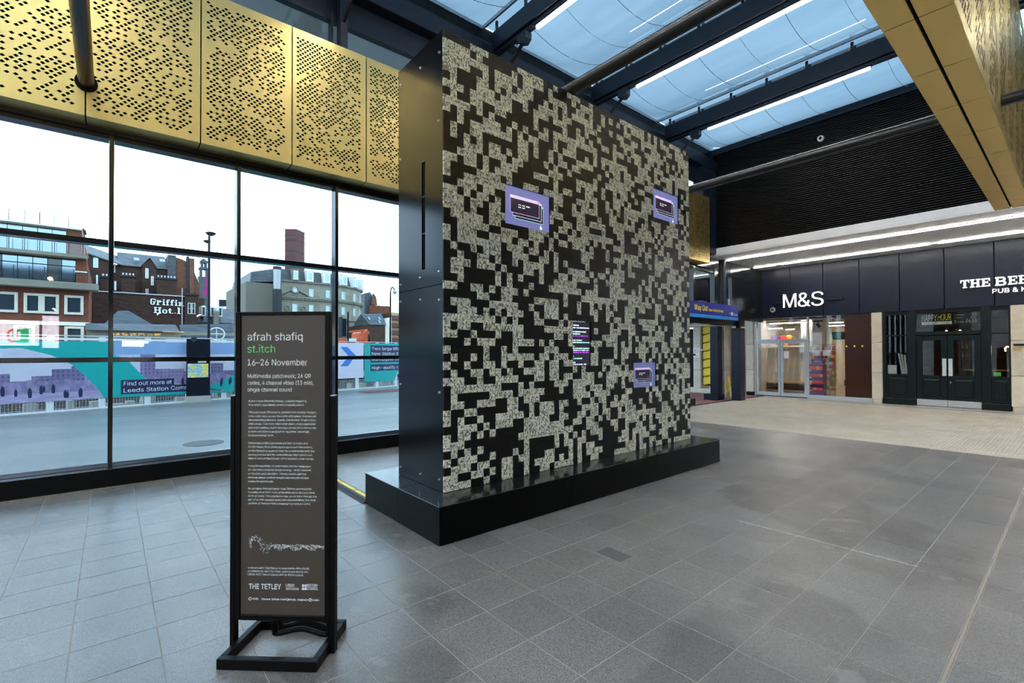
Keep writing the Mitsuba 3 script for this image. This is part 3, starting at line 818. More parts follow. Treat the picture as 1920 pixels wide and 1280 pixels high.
for t, x, w in (('ARTS COUNCIL', -.530, .042), ('HM Government', -.468, .062), ('DCMS funded', -.398, .056), ('WY Combined', -.336, .034), ('University', -.280, .048), ('arts@leeds', -.222, .072), ('Leeds', -.117, .046)):
    line(t, x, .345, .012, w, bold=True)
em = P_()
for cx, r in ((-.546, .011), (-.288, .009), (-.133, .011)):
    ring = Polygon([(cx + r * math.cos(w), .351 + r * math.sin(w)) for w in np.arange(14) * 2 * math.pi / 14], [[(cx + r * .6 * math.cos(w), .351 + r * .6 * math.sin(w)) for w in np.arange(10) * 2 * math.pi / 10]])
    em.plate(ring, .0008, (0, -.0125, 0), R_, U_)
part(f'{ps}__poster', 'emblem', em, 'print_white')
# the ribbon of collage scraps across the poster
rgp = np.random.default_rng(3)
rib = [(-.545, .735, .020), (-.533, .752, .016), (-.515, .759, .018), (-.497, .753, .020), (-.482, .738, .026), (-.467, .715, .036), (-.452, .695, .040), (-.437, .685, .036), (-.422, .690, .028), (-.408, .708, .024)]
rib2 = [(x, .703 + .004 * math.sin(x * 60), .004 + .016 * abs(math.sin((x + .40) * 28))) for x in np.arange(-.395, -.040, .012)]
sc = P_()
for x, z, h in rib + rib2:
    for k in range(13):
        a, b = x + rgp.uniform(-.008, .008), z + rgp.uniform(-1, 1) * h
        w_, h_ = rgp.uniform(.0010, .0030), rgp.uniform(.0010, .0032)
        th = rgp.uniform(-.6, .6)
        c_, s__ = math.cos(th), math.sin(th)
        sc.plate(Polygon([(a + c_ * u - s__ * v, b + s__ * u + c_ * v) for u, v in ((-w_, -h_), (w_, -h_), (w_, h_), (-w_, h_))]), .0006, (0, -.0125, 0), R_, U_)
part(f'{ps}__poster', 'collage_ribbon', sc, 'print_grey', 'ribbon of pale paper scraps', kind='stuff')
line('Q', -.549, .695, .02, .014, 'print_grey')

# ------------------------------------------------------------------ cable cover on the floor
cc = thing('cable_cover', 'black and yellow rubber cable cover on the floor, left of the display wall plinth', 'cable cover')
for k, (a, b) in enumerate(((6.19, 6.76), (6.765, 7.36), (7.365, 7.95), (7.955, 8.54), (8.545, 9.13))):
    part(cc, 'ramp', M().hull([(x, y, z) for y in (a, b) for x, z in ((2.58, 0.001), (2.80, 0.001), (2.80, .006), (2.58, .006), (2.64, .034), (2.75, .034))]), 'rubber')
    for x in (2.600, 2.617, 2.634):
        part(cc, 'ridge', M().box(x, x + .006, a + .01, b - .01, (x - 2.58) * .45 + .004, (x - 2.58) * .45 + .013), 'rubber')
    part(cc, 'yellow_lid', M().box(2.685, 2.742, a + .012, b - .012, .030, .039, .003), 'yellow', 'yellow lid')

# ------------------------------------------------------------------ stone piers and shopfronts on the end wall (facing -x)
SR, SU = (0, -1, 0), (0, 0, 1)
SX = 23.14
for y0, y1 in ((9.915, 10.9), (5.03, 5.36), (-.6, 1.545)):
    for z0, z1 in ((.17, 1.19), (1.20, 2.37), (2.38, 3.55)):
        c = [RNG.random(), 0]
        m = M().box(SX - .14, SX + .4, y0, y1, z0, z1, .006)
        v, f = m.done()
        part('wall_end', 'stone_block', (v, f), 'sandstone', uv=np.array([c] * len(v)))
    part('wall_end', 'pier_foot', M().box(SX - .10, SX + .4, y0 + .03, y1 - .03, .001, .168), 'black' if y0 > 9 else 'sandstone')

# glazed doors and fixed window of the food shop
d1 = struct('door_1', label='grey framed glass double doors of the food shop')
part(d1, 'post', M().box(SX, SX + .10, 7.625, 7.70, .0, 3.55, .004), 'alu')
part(d1, 'post', M().box(SX, SX + .10, 9.84, 9.91, .0, 3.55, .004), 'alu')
part(d1, 'transom', M().box(SX, SX + .09, 7.70, 9.84, 2.515, 2.60, .004), 'alu')
part(d1, 'threshold', M().box(SX, SX + .09, 7.70, 9.84, 0, .03), 'rubber')
part(d1, 'pane', M().quad((SX + .05, 9.84, 2.6), (SX + .05, 7.70, 2.6), (SX + .05, 7.70, 3.55), (SX + .05, 9.84, 3.55)), 'shop_glass')
for y0, y1 in ((8.785, 9.83), (7.71, 8.765)):
    lf = part(d1, 'leaf', M().box(SX + .02, SX + .07, y0, y0 + .10, .04, 2.505, .004).box(SX + .02, SX + .07, y1 - .10, y1, .04, 2.505, .004).box(SX + .02, SX + .07, y0 + .1, y1 - .1, .04, .20, .004).box(SX + .02, SX + .07, y0 + .1, y1 - .1, 2.41, 2.505, .004), 'alu')
    part(lf, 'pane', M().quad((SX + .05, y1 - .1, .2), (SX + .05, y0 + .1, .2), (SX + .05, y0 + .1, 2.41), (SX + .05, y1 - .1, 2.41)), 'shop_glass')
    hy = y0 + .16 if y0 > 8.7 else y1 - .16
    part(lf, 'handle', M().tube([(SX + .02, hy, 1.13), (SX - .06, hy, 1.13), (SX - .06, hy, 1.68), (SX + .02, hy, 1.68)], .014, 8), 'chrome', smooth=40)
struct('window_21', label='fixed shop window beside the glass doors')
part('window_21', 'pane', M().quad((SX + .05, 7.625, .17), (SX + .05, 6.30, .17), (SX + .05, 6.30, 3.56), (SX + .05, 7.625, 3.56)), 'shop_glass')
part('window_21', 'sill', M().box(SX - .02, SX + .12, 5.36, 7.625, 0, .17, .006), 'alu')
part('window_21', 'brown_panel', M().box(SX + .03, SX + .06, 5.36, 6.30, .175, 3.55), 'brown_panel', 'glossy dark brown glass panel')
for k, y in enumerate((6.24, 5.965, 5.70)):
    part('window_21', 'yellow_dot', M().hull([(SX + .026 + .004 * q, y + .035 * math.cos(a), 2.245 + .04 * math.sin(a)) for q in (0, 1) for a in np.arange(10) * math.pi / 5]), 'sign_yellow', 'yellow dot sticker')

ms = thing('shop_sign', 'white M&S lettering on a dark rail over the food shop', 'sign')
part(ms, 'rail', M().box(SX - .12, SX - .045, 6.30, 8.95, 4.17, 4.31, .01), 'navy')
for t, y, w in (('M', 8.58, .54), ('&', 7.98, .48), ('S', 7.46, .47)):
    part(ms, 'letter', M().text(t, .60, (SX - .122, y, 3.985), SR, SU, w, .05), 'letter_white', emit=(.30, .30, .29))


def slab(t, h, x, m, o, r, u, depth, wid=1.0):
    """Slab-serif capitals as plates; returns the width used."""
    s_ = h * .26
    sf = h * .13
    G = {'T': (.95, [(.36, 0, .60, 1), (0, .84, .95, 1), (0, .64, .12, 1), (.83, .64, .95, 1), (.24, 0, .72, .13)]),
         'H': (1.05, [(.12, 0, .36, 1), (.69, 0, .93, 1), (.3, .43, .75, .58), (0, 0, .46, .13), (0, .87, .46, 1), (.59, 0, 1.05, .13), (.59, .87, 1.05, 1)]),
         'E': (.92, [(.12, 0, .36, 1), (0, 0, .9, .15), (0, .85, .9, 1), (.3, .43, .68, .58), (.78, 0, .9, .34), (.78, .66, .9, 1), (.58, .34, .68, .67)]),
         'I': (.5, [(.13, 0, .37, 1), (0, 0, .5, .13), (0, .87, .5, 1)])}
    wdt, rs_ = G[t]
    from shapely.ops import unary_union
    g = unary_union([sbox(x + a * h * wid, b * h, x + c * h * wid, d * h) for a, b, c, d in rs_])
    m.plate(g, depth, o, r, u)
    return wdt * h * wid


bs = thing('pub_sign', 'white slab lettering THE BEER HOUSE over the pub, cut by the right edge', 'sign')
x = 0.0
for ch, bw in (('T', .23), ('H', .26), ('E', .22), (' ', .12), ('B', .26), ('E', .22), ('E', .22), ('R', .26), (' ', .12), ('H', .26), ('O', .27), ('U', .26), ('S', .24), ('E', .22)):
    if ch == ' ':
        x += bw
        continue
    m = M()
    o = (SX - .13, 2.76, 4.235)
    if ch in 'THE':
        slab(ch, .285, x, m, o, SR, SU, .07, bw / .285 / {'T': .95, 'H': 1.05, 'E': .92}[ch])
    else:
        m.text(ch, .285, (o[0], o[1] - x, o[2]), SR, SU, bw * .94, .07, True)
        if ch in 'BR':
            m.plate(sbox(x - .025, 0, x + .12, .04).union(sbox(x - .025, .245, x + .08, .285)), .07, o, SR, SU)
    part(bs, 'letter', m, 'letter_white', emit=(.28, .28, .27))
    x += bw + .02
part(bs, 'rail', M().box(SX - .07, SX - .045, -.8, 2.8, 4.16, 4.22), 'navy')
part(bs, 'small_lettering', M().text('PUB & KITCHEN', .145, (SX - .10, 1.965, 3.99), SR, SU, 1.62, .05, True), 'letter_white', emit=(.28, .28, .27))

# pub front in dark green timber
d2 = struct('door_2', label='dark green double doors of the pub')
F = 'door_green'
for y0, y1 in ((4.93, 5.03), (4.02, 4.28), (2.02, 2.27), (1.545, 1.60)):
    part(d2, 'post', M().box(SX - .02, SX + .12, y0, y1, 0 if y1 - y0 < .2 else .0, 3.56, .006), F)
part(d2, 'transom', M().box(SX - .03, SX + .12, 2.27, 4.02, 2.62, 2.75, .01), F)
part(d2, 'header', M().box(SX, SX + .12, 1.55, 5.03, 3.42, 3.56), 'black')
for y0, y1 in ((3.155, 4.015), (2.275, 3.145)):
    lf = part(d2, 'leaf', M().box(SX + .01, SX + .07, y0, y0 + .17, .26, 2.60, .005).box(SX + .01, SX + .07, y1 - .17, y1, .26, 2.60, .005).box(SX + .01, SX + .07, y0 + .17, y1 - .17, 2.42, 2.60, .005).box(SX + .01, SX + .07, y0 + .17, y1 - .17, .26, 1.14, .005), F)
    part(lf, 'raised_panel', M().hull([(SX + .012, y, z) for y in (y0 + .19, y1 - .19) for z in (.36, 1.0)] + [(SX - .008, y, z) for y in (y0 + .23, y1 - .23) for z in (.40, .96)]), F)
    part(lf, 'kick_plate', M().box(SX, SX + .07, y0, y1, .02, .255, .004), 'steel', 'steel kick plate')
    part(lf, 'pane', M().quad((SX + .05, y1 - .17, 1.14), (SX + .05, y0 + .17, 1.14), (SX + .05, y0 + .17, 2.42), (SX + .05, y1 - .17, 2.42)), 'pub_glass')
    hy = (y0 + .02, y0 + .135) if y0 > 3 else (y1 - .135, y1 - .02)
    part(lf, 'push_plate', M().box(SX - .014, SX + .01, hy[0], hy[1], 1.13, 1.76, .004), 'light_grey', 'pale grey push plate')
part(d2, 'lock', M().lathe([(0, -.01), (.03, -.01), (.03, .01), (0, .01)], (0, 0, 0), 10) if False else M().box(SX - .012, SX + .01, 3.05, 3.09, .88, .93, .004), 'chrome')
for y0, y1 in ((4.28, 4.93), (1.60, 2.02)):
    part(d2, 'stall_riser', M().box(SX, SX + .12, y0, y1, .25, 1.10, .006), F)
    part(d2, 'raised_panel', M().hull([(SX + .002, y, z) for y in (y0 + .05, y1 - .05) for z in (.34, 1.02)] + [(SX - .012, y, z) for y in (y0 + .08, y1 - .08) for z in (.37, .99)]), F)
    part(d2, 'plinth', M().box(SX - .07, SX + .12, y0 - .25 if y0 > 4 else y0 - .05, y1 + .08 if y0 > 4 else y1 + .25, 0, .24, .02), F)
    part(d2, 'sill', M().box(SX - .03, SX + .12, y0, y1, 1.10, 1.145, .006), F)
    part(d2, 'glazing_bar', M().box(SX + .02, SX + .08, y0, y1, 2.60, 2.66, .004), F)
    part(d2, 'pane', M().quad((SX + .05, y1, 1.145), (SX + .05, y0, 1.145), (SX + .05, y0, 3.42), (SX + .05, y1, 3.42)), 'pub_glass')
part(d2, 'pane', M().quad((SX + .05, 4.02, 2.75), (SX + .05, 2.27, 2.75), (SX + .05, 2.27, 3.42), (SX + .05, 4.02, 3.42)), 'pub_glass')
hh = thing('happy_hour_board', 'black HAPPY HOUR price board over the pub doors', 'sign')
HX = SX + .12
part(hh, 'board', M().box(HX, HX + .02, 2.30, 3.98, 2.92, 3.41), 'black')
part(hh, 'white_lettering', M().text('HAPPY', .235, (HX - .002, 3.86, 3.14), SR, SU, .42, .002), 'print_white')
part(hh, 'gold_lettering', M().text('HOUR', .235, (HX - .002, 3.41, 3.155), SR, SU, .36, .002), 'sign_yellow')
part(hh, 'white_strip', M().box(HX - .003, HX, 3.03, 3.87, 3.005, 3.115), 'print_white')
part(hh, 'black_lettering', M().text('EVERYDAY', .07, (HX - .006, 3.81, 3.022), SR, SU, .38, .002).text('7 - 11', .07, (HX - .006, 3.29, 3.022), SR, SU, .18, .002), 'black')
part(hh, 'price_lettering', M().text('£3', .085, (HX - .002, 2.50, 3.29), SR, SU, .11, .002).text('£4', .085, (HX - .002, 2.53, 3.185), SR, SU, .12, .002).text('£6.50', .11, (HX - .002, 2.66, 3.045), SR, SU, .28, .002).text('2', .11, (HX - .002, 2.97, 3.035), SR, SU, .055, .002)
     .text('HOUSE WINE', .028, (HX - .002, 2.96, 3.31), SR, SU, .26, .002).text('DRAUGHT', .028, (HX - .002, 2.96, 3.21), SR, SU, .2, .002).text('cocktails', .04, (HX - .002, 2.89, 3.055), SR, SU, .2, .002), 'print_grey')

# pub interior: a dark room with a lit bar
struct('wall_pub', M().box(SX + .3, 30, 5.2, 5.3, 0, 3.6).box(30, 30.1, -.6, 5.3, 0, 3.6).box(SX + .3, 30, -.7, -.6, 0, 3.6).box(SX + .3, 30, -.7, 5.3, 3.55, 3.65), 'black')
br = struct('wall_pub_back', M().box(28.6, 28.7, -.5, 5.1, 0, 3.5), 'orange_brick')
bar = thing('bar_counter', 'dark pub bar counter seen through the right pub door', 'counter')
part(bar, 'front', M().box(26.2, 26.9, -.5, 3.0, .01, 1.25), 'brown_panel')
part(bar, 'top', M().box(26.1, 27.0, -.55, 3.1, 1.25, 1.31, .01), 'tan')
rack = thing('bottle_rack', 'dark rack of bottles behind the right pub door', 'rack')
for y in (2.55, 2.85, 3.15):
    part(rack, 'post', M().box(26.4, 26.46, y, y + .05, 1.32, 2.9), 'black')
for z in (1.75, 2.1, 2.45):
    part(rack, 'shelf', M().box(26.465, 26.62, 2.5, 3.25, z, z + .025), 'brown_panel')
for k in range(15):
    z = (1.775, 2.125, 2.475)[k % 3]
    y = 2.62 + .13 * (k // 3)
    single('bottle', M().lathe([(0, 0), (.028, 0), (.028, .13), (.011, .17), (.011, .21), (0, .21)], (26.53, y, z + .001), 9), ('orange', 'tan', 'red', 'green', 'light_grey')[(k * 7) % 5], f"{('orange', 'tan', 'red', 'green', 'grey')[(k * 7) % 5]} bottle on the {('lowest', 'middle', 'top')[k % 3]} shelf behind the right pub door", 'bottle', 'bottles on the pub rack', smooth=40)
pl_ = thing('pendant_lamp', 'warm glowing lamp inside the pub, in the right hand side window', 'lamp')
part(pl_, 'bulb', M().tube([(25.2, 1.83, 2.02), (25.2, 1.84, 2.12), (25.2, 1.79, 2.19), (25.2, 1.72, 2.17), (25.2, 1.70, 2.09), (25.2, 1.70, 1.86)], .026, 8), 'lamp_off', emit=(14, 6, 1.2))
part(pl_, 'stem', M().tube([(25.2, 1.70, 1.86), (25.2, 1.70, 1.31)], .012, 6), 'black')
for y, z, c, nm in ((1.60, 2.06, (9, 7, 4), 'small round warm lamp beside the glowing pub lamp'), (3.5, 2.62, (8, 6, 3), 'warm spot lamp above the left pub door, seen through the glass over the doors'), (3.1, 2.62, (8, 6, 3), 'warm spot lamp above the right pub door, seen through the glass over the doors')):
    single('spot_lamp', M().lathe([(0, -.035), (.035, -.01), (.035, .01), (0, .035)], (25.6, y, z + (.22 if z > 2.5 else 0)), 10), 'lamp_off', nm, 'lamp', emit=c)
single('exit_light', M().box(25.58, 25.6, 3.18, 3.24, 2.86, 2.90), 'lime', 'tiny green light over the pub doors', 'light')
single('notice', M().box(SX + .09, SX + .10, 4.62, 4.90, 1.16, 1.50), 'paper', 'cream notice standing in the left pub window', 'notice')
single('notice', M().box(SX + .09, SX + .10, 1.80, 1.98, 1.17, 1.30), 'lime', 'bright green card standing in the right pub window', 'notice')
for k in range(3):
    single('leaning_board', M().hull([(SX + .25 + .02 * q, y + s_, z) for q in (0, 1) for y, z in ((4.50 - .06 * k, 1.16), (4.44 - .06 * k, 1.16), (4.60 - .09 * k + .02, 1.95 - .03 * k), (4.54 - .09 * k + .02, 1.95 - .03 * k)) for s_ in (0,)]), 'light_grey', ('grey framed board leaning in the left pub window, leftmost', 'grey framed board leaning in the left pub window, middle one', 'grey framed board leaning in the left pub window, rightmost')[k], 'board')
cp = thing('card_reader', 'white box and brass plate under black lamps on the right edge pier', 'wall fitting')
part(cp, 'brass_plate', M().box(SX - .155, SX - .14, 1.30, 1.50, 2.03, 2.17, .003), 'tan')
part(cp, 'lamp_bar', M().box(SX - .20, SX - .14, 1.15, 1.49, 2.20, 2.26, .02), 'black')
part(cp, 'box', M().box(SX - .19, SX - .14, 1.10, 1.26, 1.74, 1.88, .01), 'white')

# ------------------------------------------------------------------ inside the food shop
struct('wall_shop', M().box(SX + .2, 34, 11.6, 11.7, 0, 4.0).box(34, 34.1, 5.3, 11.7, 0, 4.0).box(SX + .2, 34, 5.32, 5.40, 0, 4.0), 'cream')
struct('ceiling_shop', M().box(SX + .2, 34, 5.3, 11.7, 3.95, 4.05), 'black')
struct('floor_shop', M().box(SX + .2, 34, 5.4, 11.6, -.03, .004), 'shop_floor')
for k in range(9):
    part('ceiling_shop', 'duct', M().box(24.0 + 1.05 * k, 24.2 + 1.05 * k, 5.5, 11.5, 3.60, 3.74), 'rubber' if k % 2 else 'concrete')
struct('column_shop')
part('column_shop', 'shaft', M().box(25.4, 26.0, 7.69, 8.19, .01, 3.94), 'cream')
part('column_shop', 'shaft', M().box(25.2, 25.8, 10.45, 10.95, .01, 3.94), 'cream')
part('column_shop', 'shaft', M().box(26.6, 27.2, 8.5, 9.1, 2.55, 3.94), 'cream')
SLN = ('long white strip lamp just inside the glass doors of the food shop', 'short strip lamp deeper in the food shop, left', 'short strip lamp deeper in the food shop, second from left', 'strip lamp at the right in the food shop window', 'strip lamp far back in the food shop')
for (x, y0, y1, z), nm in zip(((26.3, 8.75, 10.45, 3.50), (28, 10.5, 11.2, 3.33), (28, 9.9, 10.3, 3.25), (27, 7.4, 8.0, 3.46), (31, 7.6, 10.6, 3.5)), SLN):
    l = thing('shop_lamp', nm, 'lamp', 'strip lamps in the food shop')
    part(l, 'housing', M().box(x - .05, x + .05, y0, y1, z, z + .05), 'light_grey')
    part(l, 'diffuser', M().box(x - .045, x + .045, y0, y1, z - .04, z - .002, .006), 'lamp_off', emit=(SHOP_LED, SHOP_LED * .9, SHOP_LED * .72))
sp = thing('track_light', 'black spotlight on a bracket in the food shop window', 'lamp')
part(sp, 'arm', M().box(24.0, 24.05, 7.35, 7.75, 3.36, 3.42).tube([(24.02, 7.52, 3.38), (24.02, 7.52, 3.22)], .02, 8), 'black')
part(sp, 'head', M().tube([(24.02, 7.58, 3.26), (24.02, 7.46, 3.10)], [.05, .075], 12), 'black', smooth=40)
part(sp, 'lens', M().tube([(24.02, 7.459, 3.099), (24.02, 7.455, 3.094)], .06, 12), 'light_grey')
fg = thing('chiller_cabinet', 'tall chiller cabinet covered with a grey drape, behind the glass doors', 'cabinet')
part(fg, 'base', M().box(26.0, 27.4, 8.80, 10.75, .12, .45, .02), 'brown_panel')
part(fg, 'kick', M().box(26.1, 27.3, 8.9, 10.65, .005, .12), 'steel')
part(fg, 'tray', M().box(25.85, 27.4, 8.78, 10.77, .45, .56, .03), 'tan')
part(fg, 'canopy', M().box(26.3, 27.4, 8.70, 10.70, 2.22, 2.33, .03), 'cream')
ys = np.linspace(8.95, 10.62, 40)
dm = M()
for a, b in zip(ys[:-1], ys[1:]):
    w0, w1 = .02 * math.sin(a * 21), .02 * math.sin(b * 21)
    dm.quad((26.0 + w0, a, .57), (26.0 + w1, b, .57), (26.45 + w1, b, 2.22), (26.45 + w0, a, 2.22))
part(fg, 'drape', dm, 'drape', 'hanging grey cloth', smooth=True)
part(fg, 'side', M().hull([(x, y, z) for y in (8.74, 8.80) for x, z in ((26.0, .57), (27.4, .57), (27.4, 2.22), (26.5, 2.22))]), 'light_grey')
sl = thing('back_shelving', 'open shelves with small goods beside the draped chiller', 'shelves')
for z in (.55, .95, 1.35, 1.75):
    part(sl, 'shelf', M().box(27.8, 28.29, 8.12, 8.88, z, z + .028), 'light_grey')
part(sl, 'back', M().box(28.3, 28.34, 8.1, 8.9, .02, 2.2), 'drape')
for k in range(16):
    single('food_box', M().box(27.85, 28.1, 8.13 + .19 * (k % 4), 8.26 + .19 * (k % 4), (.582, .982, 1.382, 1.782)[k // 4], (.58, .98, 1.38, 1.78)[k // 4] + RNG.uniform(.1, .2), .006), ('tan', 'paper', 'green', 'yellow', 'light_grey')[k * 3 % 5], f"{('tan', 'white', 'green', 'yellow', 'grey')[k * 3 % 5]} packet on the {('lowest', 'second lowest', 'second highest', 'top')[k // 4]} open shelf beside the draped chiller, {ORD[3 - k % 4]} from the left", 'packet', 'packets on the back shelves')
SHN = {.27: 'lowest', .57: 'second lowest', .86: 'second highest', 1.17: 'top'}
pd = thing('promotion_stand', 'purple cardboard promotion stand with red boxes, in the food shop window', 'display stand')
PXs = 24.0
part(pd, 'header', M().hull([(PXs + .25 + q * .03, y, z) for q in (0, 1) for y, z in ((7.88, 1.47), (7.36, 1.47), (7.34, 1.69), (7.90, 1.69))]), 'purple')
part(pd, 'header_lettering', M().text('CELEBRATE', .035, (PXs + .247, 7.76, 1.60), SR, SU, .3, .002).text('WITH A TREAT', .03, (PXs + .247, 7.76, 1.55), SR, SU, .3, .002), 'print_grey')
part(pd, 'body', M().box(PXs + .30, PXs + .34, 7.32, 7.95, .02, 1.46).box(PXs, PXs + .32, 7.32, 7.34, .02, 1.46).box(PXs, PXs + .32, 7.93, 7.95, .02, 1.46), 'purple')
part(pd, 'base', M().box(PXs, PXs + .3, 7.345, 7.925, .02, .26), 'purple')
for z in (.27, .57, .86, 1.17):
    part(pd, 'shelf', M().box(PXs, PXs + .3, 7.345, 7.925, z, z + .05), 'purple')
    part(pd, 'price_card', M().box(PXs - .006, PXs - .001, 7.80, 7.92, z, z + .045), 'paper')
    for k in range(4):
        y = 7.37 + .137 * k
        single('gift_box', M().box(PXs + .04, PXs + .2, y, y + .125, z + .051, z + .051 + (.17 if z > 1 else .12), .006), 'red' if (k + int(z * 10)) % 4 else 'orange', f"{'red' if (k + int(z * 10)) % 4 else 'orange'} gift box on the {SHN[z]} shelf of the purple stand, {ORD[3 - k]} from the left", 'box', 'red gift boxes on the promotion stand')
wr = thing('wire_rack', 'wire rack hung with bright bags of sweets behind the promotion stand', 'rack')
for y in (7.22, 7.66, 8.12):
    part(wr, 'post', M().box(25.15, 25.19, y, y + .03, .02, 2.36), 'tan')
part(wr, 'top_bar', M().box(25.15, 25.19, 7.22, 8.15, 2.34, 2.37), 'tan')
for z in (.30, .70, .98, 1.25, 1.55):
    part(wr, 'shelf', M().box(24.9, 25.4, 7.20, 7.72, z, z + .025), 'tan')
ROWN = ('first', 'second', 'third', 'fourth', 'fifth', 'sixth', 'seventh', 'eighth')
sweets = ('pink', 'pink', 'lime', 'orange', 'yellow', 'red', 'paper', 'cobalt', 'purple')
for r, z in enumerate((2.12, 1.92, 1.72, 1.60, 1.30, 1.03, .75, .35)):
    for k in range(6 if r < 3 else 4):
        y = 7.26 + .145 * k if r < 3 else 7.24 + .115 * k
        w = .06 if r < 3 else .05
        single('sweet_bag', M().hull([(25.06 if r < 3 else 24.98, y + a, z + b) for a, b in ((-w, -.02), (w, -.02), (w, .14), (-w, .14))] + [(24.99 if r < 3 else 24.9, y + a, z + b) for a, b in ((-w * .6, .02), (w * .6, .02), (w * .6, .1), (-w * .6, .1))]), sc_ := (sweets[int(RNG.integers(0, 9))] if r else ('pink', 'red', 'paper')[k % 3]), f"{'white' if sc_ == 'paper' else sc_} sweet bag on the wire rack, {ROWN[r]} row, {ORD[(5 if r < 3 else 3) - k]} from the left", 'bag', 'sweet bags on the wire rack')
for k, (y0, y1) in enumerate(((7.47, 7.77), (7.06, 7.35))):
    pp = single('paper_notice', M().box(24.0, 24.01, y0, y1, 1.84, 2.10), 'paper', ('white paper notice on the shop window, left of the pair', 'white paper notice on the shop window, right of the pair')[k], 'notice')
single('paper_notice', M().box(SX + .035, SX + .042, 8.43, 8.65, 1.73, 2.06), 'paper', 'white paper sheet stuck on the right glass door', 'notice')
tv = thing('hanging_screen', 'screen hanging from the ceiling of the food shop', 'screen')
part(tv, 'casing', M().hull([(26, y, z) for y, z in ((7.59, 2.94), (7.19, 2.95), (7.22, 2.59), (7.54, 2.60))] + [(26.3, y, z) for y, z in ((7.3, 2.95), (7.02, 2.95), (7.02, 2.62), (7.3, 2.62))]), 'rubber')
part(tv, 'picture', M().hull([(25.985 + q * .01, y, z) for q in (0, 1) for y, z in ((7.55, 2.91), (7.23, 2.92), (7.25, 2.63), (7.52, 2.64))]), 'teal')
part(tv, 'rod', M().tube([(26.1, 7.28, 2.96), (26.1, 7.28, 3.6)], .015, 6), 'light_grey')
hs = thing('hanging_food_sign', 'purple hanging food sign with round orange and red discs, above the chiller', 'sign')
part(hs, 'panel', M().box(28.5, 28.53, 10.62, 11.28, 2.50, 2.93), 'purple')
for y, z, r, c in ((10.6, 2.75, .2, 'red'), (10.32, 2.82, .15, 'orange'), (10.08, 2.80, .1, 'rubber'), (11.42, 2.6, .14, 'orange'), (10.45, 2.52, .12, 'orange')):
    part(hs, 'disc', M().hull([(28.44 + .03 * q, y + r * math.cos(a), z + r * math.sin(a)) for q in (0, 1) for a in np.arange(14) * math.pi / 7]), c)
fr_ = thing('far_chiller', 'pale chiller with a grey back far behind the wire rack', 'cabinet')
part(fr_, 'back', M().box(29.5, 29.6, 6.0, 7.6, .8, 2.2), 'drape')
part(fr_, 'shelf', M().box(28.8, 29.6, 6.0, 8.0, .70, .78), 'cream')
part(fr_, 'bin', M().box(28.9, 29.6, 6.0, 7.9, .30, .55), 'rubber')
part(fr_, 'fruit_layer', M().box(28.92, 29.55, 6.05, 7.85, .552, .62, .03), 'orange')
single('basket', M().hull([(24.6 + a, 6.42 + b, z) for a, b, z in ((0, 0, .02), (.3, 0, .02), (.3, .2, .02), (0, .2, .02), (-.05, -.05, .36), (.35, -.05, .36), (.35, .3, .36), (-.05, .3, .36))]), 'light_grey', 'grey wire basket on the shop floor beside the brown panel', 'basket')

# cameras and small fittings
dm_ = thing('dome_camera', 'white dome camera on the dark fascia left of the shop lettering', 'camera')
part(dm_, 'ring', M().tube([(SX - .045, 9.06, 3.94), (SX - .09, 9.06, 3.94)], [.12, .105], 20), 'white', smooth=30)
part(dm_, 'dome', M().tube([(SX - .091, 9.06, 3.94), (SX - .13, 9.06, 3.93), (SX - .15, 9.06, 3.92)], [.065, .05, .02], 16), 'black_sheet', smooth=40)
dl = thing('louvre_camera', 'small white dome camera on the black louvres', 'camera')
part(dl, 'ring', M().tube([(18.16, 5.557, 9.136), (18.09, 5.557, 9.136)], [.10, .09], 18), 'white', smooth=30)
part(dl, 'dome', M().tube([(18.089, 5.557, 9.136), (18.04, 5.557, 9.13)], [.05, .02], 14), 'black_sheet', smooth=40)
for x, nm in ((19.38, 'longer strip lamp let into the pale soffit, nearer the viewer'), (22.0, 'strip lamp let into the pale soffit, close to the shop fascia')):
    l = thing('soffit_lamp', nm, 'lamp')
    part(l, 'trim', M().box(x - .075, x + .075, -8.5, 9.42, 5.772, 5.784), 'white')
    part(l, 'diffuser', M().box(x - .034, x + .034, -8.5, 9.40, 5.752, 5.7715), 'lamp_off', emit=(SOFFIT_LED, SOFFIT_LED * .98, SOFFIT_LED * .93))
for x, y, nm in ((18.5, 8.6, 'small sensor under the soffit near the gold corner'), (21.95, 8.35, 'white box beside the inner soffit lamp, over the doors'), (21.95, 3.3, 'white box beside the inner soffit lamp, over the pub'), (20.6, 6.2, 'tiny sensor between the two soffit lamps')):
    s_ = thing('ceiling_sensor', nm, 'sensor')
    part(s_, 'base', M().box(x - .07, x + .07, y - .13, y + .13, 5.735, 5.760, .01), 'white')
    part(s_, 'lens', M().tube([(x, y, 5.735), (x, y, 5.71)], [.035, .02], 10), 'light_grey')

